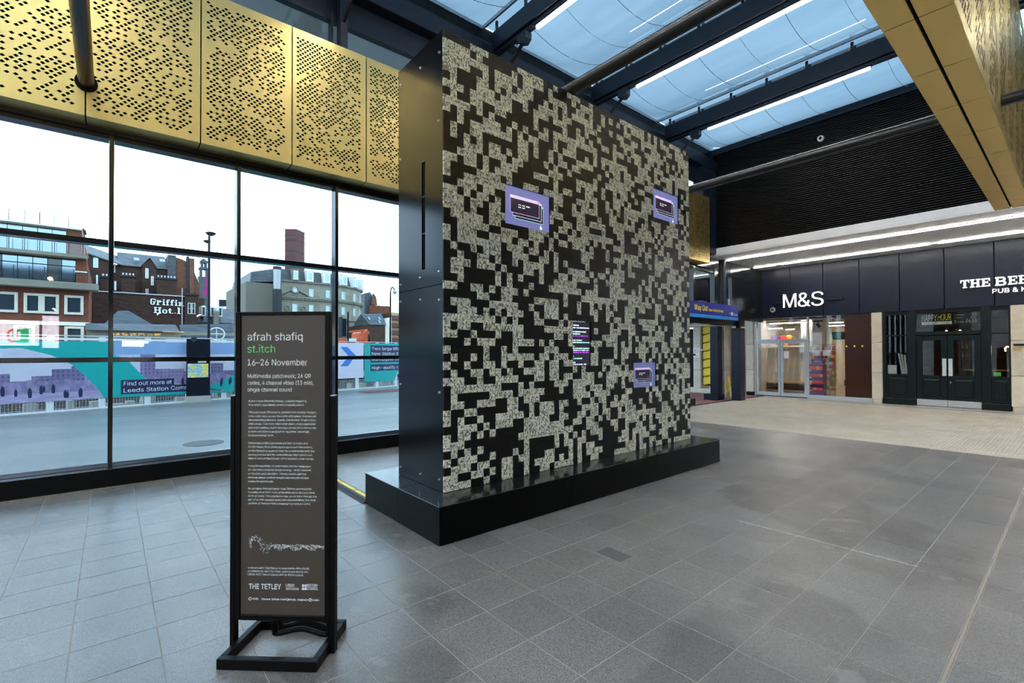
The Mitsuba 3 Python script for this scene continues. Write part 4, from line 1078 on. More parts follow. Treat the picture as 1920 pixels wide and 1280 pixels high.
# ------------------------------------------------------------------ way out sign, doorway and what lies beyond
ws = thing('way_out_sign', 'blue Way Out sign with yellow lettering over the doorway', 'sign')
WY = 9.24
part(ws, 'board', M().box(15.4, 20.10, WY, WY + .12, 3.46, 3.93, .004), 'sign_blue')
part(ws, 'blue_band', M().box(15.4, 20.10, WY - .002, WY + .12, 3.33, 3.455, .003), 'sky_blue', 'light blue band')
part(ws, 'lettering', M().text('Way Out', .20, (16.56, WY - .004, 3.60), R_, U_, 1.0, .003, True), 'sign_yellow', 'yellow lettering')
part(ws, 'street_lettering', M().text('New Station Street', .10, (17.64, WY - .004, 3.605), R_, U_, 1.14, .003, True), 'sign_yellow', 'small yellow lettering')
part(ws, 'white_lettering', M().text('Buses', .075, (19.67, WY - .004, 3.535), R_, U_, .34, .003, True).plate(sbox(19.46, 3.51, 19.60, 3.66), .003, (0, WY - .001, 0), R_, U_).text('←', .09, (19.27, WY - .004, 3.55), R_, U_, .12, .003, True), 'print_white', 'white lettering and bus symbol')
d3 = struct('door_3', label='wide doorway to the street under the blue sign')
part(d3, 'header', M().box(15.2, 21.0, 9.38, 9.75, 3.12, 3.42, .01), 'frame_dark')
part(d3, 'frame', M().box(16.8, 21.2, 9.45, 9.60, 5.18, 5.78).box(16.84, 17.0, 9.42, 9.62, 3.4, 5.4).box(18.46, 18.70, 9.42, 9.62, 3.4, 5.4).box(20.1, 23.14, 9.50, 9.66, 3.4, 5.78), 'frame_dark')
part(d3, 'round_column', M().tube([(19.15, 9.50, 3.42), (19.15, 9.50, 5.78)], .20, 20), 'steel_dark', smooth=30)
for x0, x1 in ((17.0, 18.46), (18.7, 20.1)):
    part(d3, 'pane', M().quad((x0, 9.55, 3.42), (x1, 9.55, 3.42), (x1, 9.55, 5.18), (x0, 9.55, 5.18)), 'glass')
part(d3, 'post', M().box(19.55, 19.95, 9.85, 10.2, 0.25, 3.12, .01), 'navy')
part(d3, 'post_foot', M().box(19.40, 20.0, 9.80, 10.42, .001, .25, .01), 'navy')
part(d3, 'door_stile', M().box(20.0, 20.05, 9.82, 9.87, .02, 3.12), 'steel')
part(d3, 'sliding_pane', M().quad((20.05, 9.84, .1), (20.7, 9.84, .1), (20.7, 9.84, 3.1), (20.05, 9.84, 3.1)), 'shop_glass')
kp = thing('door_pillar', 'free standing black pillar with a steel edge between the doorway and the food shop', 'pillar')
part(kp, 'body', M().box(19.98, 20.42, 9.12, 9.50, .02, 3.02, .008), 'navy')
part(kp, 'steel_edge', M().box(20.425, 20.50, 9.12, 9.50, .02, 3.02, .004), 'steel')
part(kp, 'foot', M().box(19.99, 20.48, 9.14, 9.48, .001, .02), 'void')
part(kp, 'top_box', M().box(20.2, 20.34, 9.25, 9.4, 3.022, 3.5), 'black')
wf = thing('wet_floor_sign', 'yellow folding wet floor sign beyond the doorway', 'sign')
for s_ in (-1, 1):
    part(wf, 'board', M().hull([(21.05 + a, 10.15 + s_ * b, z) for a, b, z in ((-.16, .17, .02), (.16, .17, .02), (-.14, .15, .06), (.14, .15, .06), (-.07, .015, .95), (.07, .015, .95), (-.16, .19, .02), (.16, .19, .02))]), 'sign_yellow')
part(wf, 'lettering', M().text('CAUTION', .05, (20.94, 9.995, .55), R_, (0, .17, .98), .2, .003, True), 'black')
struct('wall_outer')
for z0, z1 in ((.22, 1.14), (1.15, 2.13), (2.14, 3.30), (3.31, 4.6)):
    for y0, y1 in ((12.24, 12.62), (11.0, 11.55)):
        m = M().box(22.5, 23.4, y0, y1, z0, z1, .006)
        v, f = m.done()
        part('wall_outer', 'stone_block', (v, f), 'sandstone', uv=np.array([[RNG.random(), 0]] * len(v)))
part('wall_outer', 'stone_base', M().box(22.48, 23.4, 11.0, 14.6, .0, .215, .004), 'sandstone')
part('wall_outer', 'dark_door', M().box(22.6, 22.7, 12.63, 14.5, .25, 3.2), 'black')
part('wall_outer', 'lintel', M().box(22.5, 23.4, 11.0, 14.6, 3.31, 3.5), 'sandstone')
yw = thing('yellow_wall_graphic', 'tall yellow twisted rope graphic in the window beyond the doorway', 'poster')
part(yw, 'backing', M().box(22.72, 22.76, 11.56, 12.23, .36, 3.2), 'black')
for k in range(7):
    z = .38 + k * .42
    part(yw, 'strand', M().hull([(22.64 + .06 * abs(q), 11.58 + .60 * t, z + .12 * (1 - t) + c_) for t in (0, .5, 1) for q, c_ in ((1, 0), (0, .04), (0, .34), (1, .39))]), 'yellow', smooth=40)
ns = thing('no_smoking_sign', 'white no smoking notice on the stone pier beyond the doorway', 'sign')
part(ns, 'plate', M().box(22.47, 22.498, 12.27, 12.60, 1.76, 2.22), 'print_white')
part(ns, 'red_ring', M().plate(Polygon([(-12.435 + .11 * math.cos(a), 2.06 + .11 * math.sin(a)) for a in np.arange(20) * math.pi / 10], [[(-12.435 + .085 * math.cos(a), 2.06 + .085 * math.sin(a)) for a in np.arange(20) * math.pi / 10]]).union(Polygon([(-12.515, 2.13), (-12.50, 2.145), (-12.355, 1.99), (-12.37, 1.975)])), .003, (22.469, 0, 0), SR, SU), 'red')
part(ns, 'text_lines', M().plate(sbox(-12.55, 1.85, -12.32, 1.865).union(sbox(-12.53, 1.81, -12.34, 1.825)), .003, (22.469, 0, 0), SR, SU), 'red')
part('wall_outer', 'upper_block', M().box(15.0, 33.0, 13.2, 14.0, 3.55, 9.5), 'dim_wall', 'beige wall above the outer doors')
struct('pavement_outer', M().box(14, 34, 9.62, 15, -.06, -.002), 'tower_brick')

# ------------------------------------------------------------------ hoarding along the street
HF = frame((-2.8, 22.9, 0), math.atan2(.2638, .9647))


def H_(): return M(HF)


def bannerpoly(parent, name, pts, mt, y=-.02, label=None):
    return part(parent, name, H_().plate(Polygon(pts) if not hasattr(pts, 'geoms') else pts, .006, (0, y, 0), R_, U_), mt, label)


hb = thing('hoarding', 'long street hoarding with teal and violet printed banners outside the glass wall', 'fence')
curve1 = [(-6, .9), (-3, 1.75), (-1.2, 2.08), (.01, 2.20), (.48, 2.23), (1.22, 1.99), (1.53, 1.81), (1.8, 1.63), (2.19, 1.18), (2.48, .8), (2.72, .37)]
bannerpoly(hb, 'photo_print', curve1 + [(-6, .37)], 'banner_photo', label='violet printed street view')
bannerpoly(hb, 'teal_print', [(-6, 2.48)] + [(3.0, 2.48)] + [(3.01, 1.99), (3.4, 1.81), (3.79, 1.3), (4.03, 1.0), (4.6, .72), (7.3, .28), (2.72, .37)] + curve1[::-1][1:], 'teal', label='teal printed field')
bannerpoly(hb, 'photo_print', [(3.01, 1.99), (3.4, 1.81), (3.79, 1.3), (4.03, 1.0), (4.6, .9), (6.2, .55), (7.0, .9), (7.6, 1.2), (8.6, 1.9), (8.6, 2.0)], 'banner_photo', label='violet printed street view')
bannerpoly(hb, 'sky_print', [(3.0, 2.49), (3.01, 1.99), (8.6, 2.0), (12.6, 2.2), (12.6, 2.52)], 'banner_sky', label='blue printed sky')
bannerpoly(hb, 'teal_print', [(6.2, .55), (7.0, .9), (7.6, 1.2), (8.6, 1.9), (8.6, 2.0), (12.6, 2.2), (12.6, .4), (7.3, .28)], 'teal')
bannerpoly(hb, 'text_box', [(3.22, .47), (3.22, 1.01), (4.99, 1.01), (4.99, .74), (6.3, .74), (6.3, .43)], 'banner_navy', -.028)
part(hb, 'lettering', H_().text('Find out more at', .16, (3.3, -.036, .79), R_, U_, 1.60, .003), 'print_white')
part(hb, 'lettering', H_().text('Leeds Station Common', .16, (3.3, -.036, .53), R_, U_, 2.55, .003), 'print_white', 'white banner lettering')
pp = H_()
rgq = np.random.default_rng(12)
for k in range(34):
    s0 = rgq.uniform(-2.5, 2.3) if k < 20 else rgq.uniform(4.2, 8)
    b0, hh_ = rgq.uniform(.50, .72), rgq.uniform(.20, .34)
    if k < 20 and s0 > 1.6:
        b0 = .46
    w_ = hh_ * .16
    body_ = Polygon([(s0 - w_ * .7, b0), (s0 - w_, b0 + hh_ * .55), (s0 - w_ * .8, b0 + hh_ * .82), (s0 + w_ * .8, b0 + hh_ * .82), (s0 + w_, b0 + hh_ * .5), (s0 + w_ * .8, b0)])
    pp.plate(body_.union(Polygon([(s0 + w_ * .6 * math.cos(a), b0 + hh_ * .91 + w_ * .7 * math.sin(a)) for a in np.arange(8) * math.pi / 4])), .004, (0, -.0262, 0), R_, U_)
part(hb, 'printed_people', pp, 'banner_navy', 'small printed figures', kind='stuff')
wb = bannerpoly(hb, 'white_banner', [(12.75, .62), (12.75, 2.60), (14.50, 2.62), (14.50, .62)], 'banner_lilac', label='white banner with a blue arrow')
bannerpoly(wb, 'blue_arrow', [(12.97, 2.37), (13.39, 2.38), (13.96, 1.90), (13.45, 1.31), (12.97, 1.31), (13.5, 1.86)], 'banner_blue', -.028)
bannerpoly(hb, 'teal_banner', [(14.56, .36), (14.56, 2.60), (22, 2.66), (22, .9), (17.1, .95), (16.83, .34)], 'teal', label='teal banner with white text')
for k, (t, z, w) in enumerate((('Two large lifts to', 2.23, 2.55), ('New Station Street', 1.93, 2.75), ('Bishopgate Street', 1.60, 2.6), ('High-quality cycle hub', 1.10, 3.3))):
    bannerpoly(hb, 'text_box', [(15.0, z - .12), (15.0, z + .26), (15.2 + w, z + .26), (15.2 + w, z - .12)], 'banner_navy', -.028)
    part(hb, 'lettering', H_().text(t, .18, (15.08, -.036, z - .02), R_, U_, w, .003), 'print_white')
part(hb, 'top_rail', H_().box(-6, 22, .0, .06, 2.52, 2.60), 'white').__str__()
part(hb, 'second_rail', H_().box(-6, 22, .05, .09, 2.66, 2.70), 'light_grey')
for s in np.arange(-6, 22, 1.43):
    part(hb, 'post', H_().box(s, s + .18, .0, .09, -.02, 2.64), 'white', 'white post')
ms_ = H_()
for s in np.arange(-6, 22, .09):
    ms_.box(s, s + .008, -.004, .004, .0, .55)
for z in np.arange(.04, .55, .06):
    ms_.box(-6, 22, -.004, .004, z, z + .008)
part(hb, 'wire_mesh', ms_, 'light_grey', 'wire mesh below the banners', kind='stuff')
part(hb, 'foot_rail', H_().box(-6, 22, -.03, .03, -.02, .03), 'white')
rub = H_()
for k in range(70):
    s, w, h = RNG.uniform(-6, 22), RNG.uniform(.1, .5), RNG.uniform(.08, .4)
    rub.box(s, s + w, RNG.uniform(.2, .3), RNG.uniform(.4, .6), -.02, h)
single('rubble', rub, 'concrete', 'grey building rubble behind the wire mesh of the hoarding', 'rubble', kind='stuff')
single('site_barrier', H_().box(-6, 22, 1.6, 1.8, -.02, .62), 'dark_brick', 'low brown barrier behind the hoarding mesh', 'barrier')

KF = frame((2.427, 24.05, 0), math.atan2(-.12, .99))
kf = lambda: M(KF)
ki = thing('map_totem', 'black street map totem in front of the hoarding', 'map totem')
part(ki, 'foot', kf().box(-.02, .86, -.02, .17, -.02, .24), 'concrete')
part(ki, 'body', kf().box(.0, .84, .0, .15, .24, 2.64, .01), 'navy')
part(ki, 'map', kf().box(.04, .78, -.008, 0, 1.02, 1.60), 'town_map', 'printed town map')
part(ki, 'small_map', kf().box(.40, .70, -.008, 0, 1.64, 1.84), 'town_map')
part(ki, 'emblem', kf().plate(Polygon([(.26 + .11 * math.cos(a), 2.62 + .11 * math.sin(a)) for a in np.arange(16) * math.pi / 8]), .02, (0, -.012, 0), R_, U_), 'rubber')


# ------------------------------------------------------------------ the town beyond
def win(b, x0, x1, z0, z1, Y, fm='white', pm='pane_blue', fw_=.07, mid=True, d=.06):
    m = M().box(x0, x0 + fw_, Y - d, Y + .02, z0, z1).box(x1 - fw_, x1, Y - d, Y + .02, z0, z1).box(x0 + fw_, x1 - fw_, Y - d, Y + .02, z0, z0 + fw_).box(x0 + fw_, x1 - fw_, Y - d, Y + .02, z1 - fw_, z1)
    if mid:
        m.box(x0 + fw_, x1 - fw_, Y - d * .7, Y + .02, (z0 + z1) / 2 - fw_ * .4, (z0 + z1) / 2 + fw_ * .4)
    k = part(b, 'window', m, fm)
    part(k, 'pane', M().box(x0 + fw_, x1 - fw_, Y - .03, Y - .01, z0 + fw_, z1 - fw_), pm)
    return k


mb = thing('apartment_building', 'modern brick building with glazed balconies, at the left edge beyond the street', 'building')
part(mb, 'wall', M().box(-16, -.95, 36, 48, -.02, 5.6), 'red_brick')
part(mb, 'upper_wall', M().box(-16, -1.52, 36.5, 47, 5.6, 7.3), 'pane_dark')
part(mb, 'brick_pier', M().box(-1.50, -1.05, 36, 46, 5.95, 7.32), 'red_brick').__str__()
part(mb, 'brick_pier', M().box(-1.90, -1.27, 36, 45, 7.51, 8.91), 'red_brick')
part(mb, 'pier_cap', M().box(-1.53, -1.03, 35.95, 36.5, 6.58, 6.66), 'white')
part(mb, 'balcony_slab', M().box(-16, -.54, 35.3, 36.6, 5.58, 5.93), 'stone', 'pale balcony slab')
part(mb, 'balcony_slab', M().box(-16, -1.05, 35.5, 36.6, 7.33, 7.50), 'stone')
part(mb, 'roof_slab', M().box(-16, -1.25, 35.7, 46, 8.915, 8.99), 'white')
part(mb, 'band_course', M().box(-16, -.93, 35.9, 36.1, 3.60, 3.80), 'white')
part(mb, 'penthouse', M().box(-16, -1.91, 36.5, 46, 7.5, 8.9), 'pane_dark')
for k in range(12):
    x1 = -1.92 - .57 * k
    gp_ = part(mb, 'upper_glazing', M().box(x1 - .545, x1, 36.2, 36.26, 7.52, 8.86), 'pane_blue' if k % 3 else 'pane_blue')
    part(gp_, 'bar', M().box(x1 - .565, x1 - .545, 36.15, 36.26, 7.5, 8.9).box(x1 - .545, x1, 36.17, 36.26, 8.30, 8.34), 'steel_dark')
    x1 = -1.53 - .57 * k
    gp_ = part(mb, 'lower_glazing', M().box(x1 - .545, x1, 36.2, 36.26, 5.95, 7.28), ('pane_blue', 'pane_dark', 'pane_blue', 'pane_blue')[k % 4])
    part(gp_, 'bar', M().box(x1 - .565, x1 - .545, 36.15, 36.26, 5.93, 7.3).box(x1 - .545, x1, 36.17, 36.26, 6.88, 6.92), 'steel_dark')
    for z, y_ in ((5.94, 35.38), (7.51, 35.56), (9.0, 35.8)):
        x = -1.0 - .57 * k - (.8 if z > 8 else .2 if z > 7 else 0)
        part(mb, 'rail_post', M().box(x - .012, x + .012, y_, y_ + .03, z, z + (.62 if z > 8 else .72)), 'steel_dark')
for z, y_, xe in ((5.95, 35.40, -.7), (7.52, 35.58, -1.1)):
    part(mb, 'glass_balustrade', M().quad((-16, y_, z), (xe, y_, z), (xe, y_, z + .72), (-16, y_, z + .72)), 'glass')
for x0, x1 in ((-4.90, -3.74), (-6.7, -5.2)):
    win(mb, x0, x1, 4.21, 5.27, 36, 'cream', 'pane_dark', .13, False, .12)
for x0, x1 in ((-3.53, -2.85), (-2.86, -2.17), (-1.96, -1.17)):
    win(mb, x0, x1, 4.21, 5.27, 36, 'cream', 'pane_dark', .13, False, .12)
for x0 in (-5.9, -3.9, -1.95):
    win(mb, x0, x0 + .80, 2.5, 3.56, 36, 'cream', 'pane_dark', .13, False, .12)
part(mb, 'chimney', M().box(-1.52, -1.22, 38, 39, 8.99, 9.45).box(-1.58, -1.16, 37.95, 39.05, 9.3, 9.38), 'dark_brick')
single('balcony_lamp', M().lathe([(0, -.1), (.10, -.05), (.10, .06), (0, .1)], (-2.53, 35.9, 6.12), 12), 'lamp_off', 'warm lamp glowing on the lower balcony of the modern building', 'lamp', emit=(7, 4.2, 1.6))

ht = thing('hotel_building', 'long dark brick wall and corner block of the hotel, below the chimneys', 'building')
part(ht, 'wall', M().box(-.92, 4.10, 42, 47, -.02, 6.16), 'dark_brick')
part(ht, 'coping', M().box(-.95, 4.12, 41.9, 42.3, 6.16, 6.24), 'light_grey')
part(ht, 'corner_block', M().box(4.11, 4.90, 41.8, 46.8, -.02, 6.3), 'dark_brick')
part(ht, 'parapet', M().box(4.0, 5.0, 41.7, 46.9, 6.3, 6.42), 'rubber')
for x0, x1 in ((4.28, 4.50), (4.53, 4.74)):
    win(ht, x0, x1, 4.93, 5.74, 41.8, 'white', 'pane_blue', .04)
part(ht, 'flagpole', M().tube([(3.93, 41.6, 3.9), (3.93, 41.6, 6.75)], .03, 6), 'light_grey')
hn = thing('hotel_lettering', 'white letters Griffin Hot l with a broken letter, on the hotel wall', 'sign')


GLYPH = {
    'G': ['.####.#', '##...##', '##....#', '##.....', '##.####', '##..##.', '##..##.', '##..##.', '.####..'],
    'r': ['', '', '###.##', '.######', '.##.##', '.##...', '.##...', '.##...', '####..'],
    'i': ['.##.', '.##.', '', '###.', '.##.', '.##.', '.##.', '.##.', '####'],
    'f': ['..###', '.##.#', '.##..', '####.', '.##..', '.##..', '.##..', '.##..', '####.'],
    'n': ['', '', '', '######.', '.##.##.', '.##.##.', '.##.##.', '.##.##.', '####.###'],
    'H': ['####.####', '.##...##.', '.##...##.', '.##...##.', '.#######.', '.##...##.', '.##...##.', '.##...##.', '####.####'],
    'o': ['', '', '', '.####.', '##..##', '##..##', '##..##', '##..##', '.####.'],
    't': ['', '.##.', '.##.', '####', '.##.', '.##.', '.##.', '.##.', '..##'],
    'l': ['###.', '.##.', '.##.', '.##.', '.##.', '.##.', '.##.', '.##.', '####']}


def serifed(m, s, x, z, h, w):
    """Heavy slab lettering from small strokes."""
    tot = sum(max(map(len, GLYPH[c])) + 1 for c in s) - 1
    u, q = w / tot, h / 9
    from shapely.ops import unary_union
    for c in s:
        rows_ = GLYPH[c]
        cells = [sbox(x + i * u - .004, z + (8 - r) * q - .004, x + (i + 1) * u + .004, z + (9 - r) * q + .004) for r, t in enumerate(rows_) for i, k in enumerate(t) if k == '#']
        m.plate(unary_union(cells).buffer(u * .3).buffer(-u * .3), .05, (0, 41.94, 0), R_, U_)
        x += (max(map(len, rows_)) + 1) * u
    return m


part(hn, 'upper_line', serifed(M(), 'Griffin', 2.12, 5.48, .42, 1.95), 'letter_white')
part(hn, 'lower_line', serifed(M(), 'Hot', 2.31, 4.90, .42, 1.02), 'letter_white')
part(hn, 'lower_line', M().box(3.36, 3.44, 41.9, 41.94, 4.90, 4.95).box(3.50, 3.58, 41.9, 41.94, 4.93, 4.97), 'letter_white', 'stump of the missing letter')
part(hn, 'lower_line', serifed(M(), 'l', 3.66, 4.90, .46, .21), 'letter_white')

vb = thing('victorian_building', 'tall dark brick Victorian building with gables and slate roofs behind the hotel wall', 'building')
part(vb, 'wall', M().box(-1.9, 3.67, 50, 58, -.02, 9.2), 'dark_brick')
part(vb, 'left_wing', M().hull([(x, y, z) for y in (49.6, 57) for x, z in ((-1.9, 0), (.15, 0), (.15, 9.42), (-1.9, 9.95))]), 'dark_brick')
part(vb, 'left_roof', M().hull([(-2.0, 49.4, 9.95), (.72, 49.4, 9.10), (.72, 49.4, 9.18), (-2.0, 49.4, 10.05), (-2.0, 53, 11.2), (.72, 53, 10.3), (.72, 53, 10.2), (-2, 53, 11.1)]), 'slate')
part(vb, 'roof', M().hull([(.4, 49.8, 9.2), (3.7, 49.8, 9.2), (.4, 53, 10.75), (3.7, 53, 10.75), (.4, 57, 9.2), (3.7, 57, 9.2)]), 'slate')
part(vb, 'gable', M().hull([(x, y, z) for y in (49.5, 53) for x, z in ((1.97, 0), (2.91, 0), (2.91, 9.15), (2.45, 9.86), (1.97, 9.3))]), 'dark_brick')
part(vb, 'gable_roof', M().hull([(x, y, z) for y in (49.4, 53) for x, z in ((1.9, 9.22), (2.45, 9.95), (2.45, 10.0), (1.9, 9.32))]).hull([(x, y, z) for y in (49.4, 53) for x, z in ((2.98, 9.05), (2.45, 9.95), (2.45, 10.0), (2.98, 9.15))]), 'slate')
part(vb, 'orange_gable', M().hull([(x, y, z) for y in (49.9, 56) for x, z in ((4.25, 0), (5.98, 0), (5.98, 8.1), (5.55, 9.17), (5.30, 9.9), (4.64, 10.2), (4.25, 10.3))]), 'orange_brick')
part(vb, 'dark_pier', M().box(3.67, 4.24, 49.7, 52, -.02, 10.42), 'slate')
for x0, x1, z1 in ((5.02, 5.17, 10.44), (5.2, 5.54, 10.3)):
    part(vb, 'flue', M().box(x0, x1, 49.6, 50.4, 6.9, z1), 'orange_brick' if x0 > 5.1 else 'rubber')
for x0, x1, z0, z1 in ((2.15, 2.375, 8.25, 9.08), (2.53, 2.72, 7.70, 8.46), (2.175, 2.38, 6.6, 7.40)):
    win(vb, x0, x1, z0, z1, 49.5, 'white', 'cream', .035)
for x0, x1, z0, z1 in ((-1.07, -.77, 8.78, 9.58), (-.90, -.775, 7.5, 8.22), (.182, .262, 8.57, 9.27), (.188, .345, 7.14, 7.9)):
    win(vb, x0, x1, z0, z1, 49.6 if x0 < .15 else 49.99, 'white', 'pane_blue', .035)
for x0, z0 in ((1.45, 9.85), (3.2, 9.95)):
    part(vb, 'rooflight', M().hull([(x0 + a, 50.7 + b, z0 + b * .48 + c) for a in (0, .36) for b in (0, .5) for c in (0, .06)]), 'pane_blue')
for x0, x1, z0, z1 in ((.62, 1.46, 5.5, 8.2), (2.85, 4.15, 5.5, 8.24), (-.57, -.15, 5.5, 8.0)):
    c = part(vb, 'chimney_stack', M().box(x0, x1, 48, 48.9, 4.0, z1), 'dark_brick')
    part(c, 'cap', M().box(x0 - .07, x1 + .07, 47.9, 49.0, z1 - .14, z1), 'rubber')
    n_ = max(2, int((x1 - x0) / .19))
    for k in range(n_):
        x = x0 + (k + .5) * (x1 - x0) / n_
        part(c, 'pot', M().lathe([(.07, 0), (.055, .20), (.07, .22)], (x, 48.4, z1), 8), 'light_grey', smooth=40)

lp_ = thing('low_roofed_building', 'low building with slate hipped roofs behind the hoarding', 'building')
part(lp_, 'wall', M().box(-.9, 5.6, 31, 38, -.02, 3.2), 'stone')
part(lp_, 'hipped_roof', M().hull([(-.3, 32.0, 3.5), (1.85, 32.0, 3.5), (.3, 33.4, 4.35), (.75, 33.4, 4.38), (-.3, 35, 3.5), (1.85, 35, 3.5)]), 'slate')
part(lp_, 'eaves_roof', M().hull([(-.95, 30.7, 3.18), (2.80, 30.7, 3.2), (-.95, 31.6, 3.55), (2.70, 31.6, 3.6), (-.95, 31.6, 3.5), (2.7, 31.6, 3.5)]), 'slate')
part(lp_, 'eaves_roof', M().hull([(2.86, 30.7, 2.8), (5.7, 30.7, 2.8), (2.90, 32.0, 3.62), (5.7, 32.0, 3.80), (2.9, 32, 3.5), (5.7, 32, 3.5)]), 'slate')
part(lp_, 'name_band', M().box(2.2, 5.6, 30.6, 30.68, 2.60, 2.80), 'light_grey')
part(lp_, 'lettering', M().text('T. & W. COOPERS', .12, (4.05, 30.59, 2.64), R_, U_, 1.3, .01, True), 'rubber')
sg = thing('round_sign', 'round white bicycle wheel sign above the map totem', 'sign')
part(sg, 'rim', M().tube([(4.0 + .34 * math.cos(a), 27.4, 2.99 + .30 * math.sin(a)) for a in np.linspace(0, 2 * math.pi, 25)], .03, 6, False), 'white')
part(sg, 'spokes', M().tube([(3.68, 27.4, 2.99), (4.32, 27.4, 2.99)], .018, 5).tube([(4.0, 27.4, 2.70), (4.0, 27.4, 3.28)], .018, 5).tube([(4.0, 27.4, -.02), (4.0, 27.4, 2.7)], .03, 6), 'white')

dr_ = thing('dormered_roof', 'slate roof with white dormer windows right of the hotel, behind the lamp post', 'building')
part(dr_, 'wall', M().box(5.0, 8.6, 46.4, 52, -.02, 4.8), 'stone')
part(dr_, 'roof', M().hull([(5.0, 46, 4.6), (8.6, 46, 4.6), (5.0, 49, 6.1), (8.6, 49, 6.0), (5.0, 52, 4.6), (8.6, 52, 4.6)]), 'slate')
part(dr_, 'chimney', M().box(6.43, 6.80, 45.5, 46.2, 4.4, 5.52), 'stone')
part(dr_, 'brick_block', M().box(5.3, 6.1, 48, 50, 4, 6.75), 'dark_brick')
for x in (5.65, 6.26, 6.82):
    dq = part(dr_, 'dormer', M().box(x, x + .27, 45.9, 47.5, 5.1, 5.95), 'white')
    part(dq, 'pane', M().box(x + .06, x + .21, 45.86, 45.9, 5.2, 5.8), 'pane_blue')

sp_ = thing('church_tower', 'grey church tower with open belfry, far away behind the lamp post', 'church tower')
part(sp_, 'base', M().box(21.3, 24.2, 180, 183, 0, 26.7), 'slate')
for z0, z1, x0, x1 in ((26.8, 29.6, 21.7, 23.9), (29.7, 31.7, 22.0, 23.6)):
    for a in (0, 1):
        part(sp_, 'belfry_pier', M().box(x0 if a == 0 else x1 - .6, x0 + .6 if a == 0 else x1, 180.4, 182.5, z0, z1), 'slate')
    part(sp_, 'belfry_lintel', M().box(x0 - .2, x1 + .2, 180.2, 182.7, z1 - .5, z1 + .1), 'slate')
part(sp_, 'cap', M().lathe([(1.1, 0), (.5, .6), (0, 1.0)], (22.8, 181.4, 31.8), 8), 'slate')
cr = thing('tower_crane', 'thin pale tower crane against the sky right of the lamp post', 'crane')
ct = M()
for a, b in (((33.1, 220, 24), (33.1, 220, 31)), ((34.4, 220, 24), (34.4, 220, 29)), ((33.1, 220, 31), (32.2, 220, 43)), ((34.0, 220, 29), (32.4, 220, 43))):
    ct.tube([a, b], .10, 5)
for k in range(14):
    z = 24 + k * .5
    ct.tube([(33.1, 220, z), (34.4, 220, z + .5)], .05, 4)
for k in range(16):
    t0, t1 = k / 16, (k + 1) / 16
    ct.tube([(33.1 - .9 * t0, 220, 31 + 12 * t0), (34.0 - 1.6 * t1, 220, 29 + 14 * t1)], .05, 4)
part(cr, 'lattice', ct, 'light_grey', kind='stuff')
part(cr, 'cab', M().box(32.9, 35.3, 219.5, 221, 21, 23.6), 'steel_dark')
part(cr, 'mast', M().box(33.3, 34.2, 219.6, 220.6, 0, 21), 'light_grey')

LPX = 3.615
l1 = thing('street_lamp', 'tall dark street lamp with two disc heads and a magenta pennant', 'street lamp')
part(l1, 'pole', M().lathe([(.07, -.02), (.06, 3), (.045, 7.7)], (LPX, 27, 0), 10), 'steel_dark', smooth=40)
part(l1, 'disc_head', M().lathe([(0, 7.70), (.14, 7.74), (.23, 7.84), (.14, 7.88), (0, 7.88)], (3.68, 27, 0), 14), 'steel_dark', smooth=40)
part(l1, 'disc_head', M().lathe([(0, 7.32), (.1, 7.36), (.16, 7.44), (.1, 7.47), (0, 7.47)], (3.53, 27, 0), 14), 'steel_dark', smooth=40)
part(l1, 'pennant', M().hull([(x, 27 + q, z) for q in (0, .01) for x, z in ((3.57, 6.1), (3.40, 4.78), (3.53, 4.79))]), 'magenta', 'magenta pennant')
l2 = thing('street_lamp', 'black swan neck lamp post right of the stone building', 'street lamp')
part(l2, 'pole', M().tube([(14.44, 30, -.02), (14.45, 30, 3.5), (14.46, 30, 6.1)] + [(14.62 - .16 * math.cos(a), 30, 6.1 + .38 * math.sin(a)) for a in np.linspace(.3, 2.6, 7)], [.075, .06] + [.035] * 8, 8), 'black', smooth=50)
part(l2, 'lantern', M().lathe([(0, 6.0), (.10, 6.06), (.16, 6.2), (.05, 6.3), (0, 6.32)], (14.78, 30, 0), 12), 'light_grey', smooth=40)
tl = thing('traffic_light', 'dark traffic light above the hoarding, in front of the stone building', 'traffic light')
part(tl, 'pole', M().tube([(10.48, 27.2, -.02), (10.48, 27.2, 4.40)], .05, 8), 'steel_dark')
part(tl, 'head', M().box(10.05, 10.34, 27.0, 27.3, 3.0, 4.0, .03), 'steel_dark')
part(tl, 'backing_plate', M().box(10.0, 10.05, 26.9, 27.4, 2.92, 4.10), 'rubber')
part(tl, 'arm', M().tube([(10.3, 27.2, 3.74), (10.48, 27.2, 3.8)], .03, 6), 'steel_dark')
dg = thing('digger', 'red digger working behind the hoarding', 'digger')
part(dg, 'cab', M().hull([(x, y, z) for y in (29, 31) for x, z in ((12.05, 2.0), (12.64, 2.0), (12.64, 3.2), (12.42, 3.55), (12.2, 3.3))]), 'digger_red')
part(dg, 'boom', M().hull([(x, y, z) for y in (29.3, 29.6) for x, z in ((10.4, 3.18), (12.4, 3.42), (12.42, 3.56), (10.4, 3.28))]), 'digger_red')
part(dg, 'body', M().box(10.3, 12.1, 29, 31, .6, 2.95, .05), 'digger_red')
part(dg, 'side_panel', M().box(11.1, 11.7, 28.96, 29, 2.72, 2.95), 'white')
part(dg, 'track', M().box(10.4, 12.4, 28.9, 31.1, -.02, .6, .2), 'rubber')
part(dg, 'window', M().box(12.45, 12.6, 28.96, 29.0, 2.75, 3.25), 'pane_blue')

# curved stone building
sb_ = thing('stone_building', 'pale stone building with a mansard roof and curved corner, behind the poster stand', 'building')


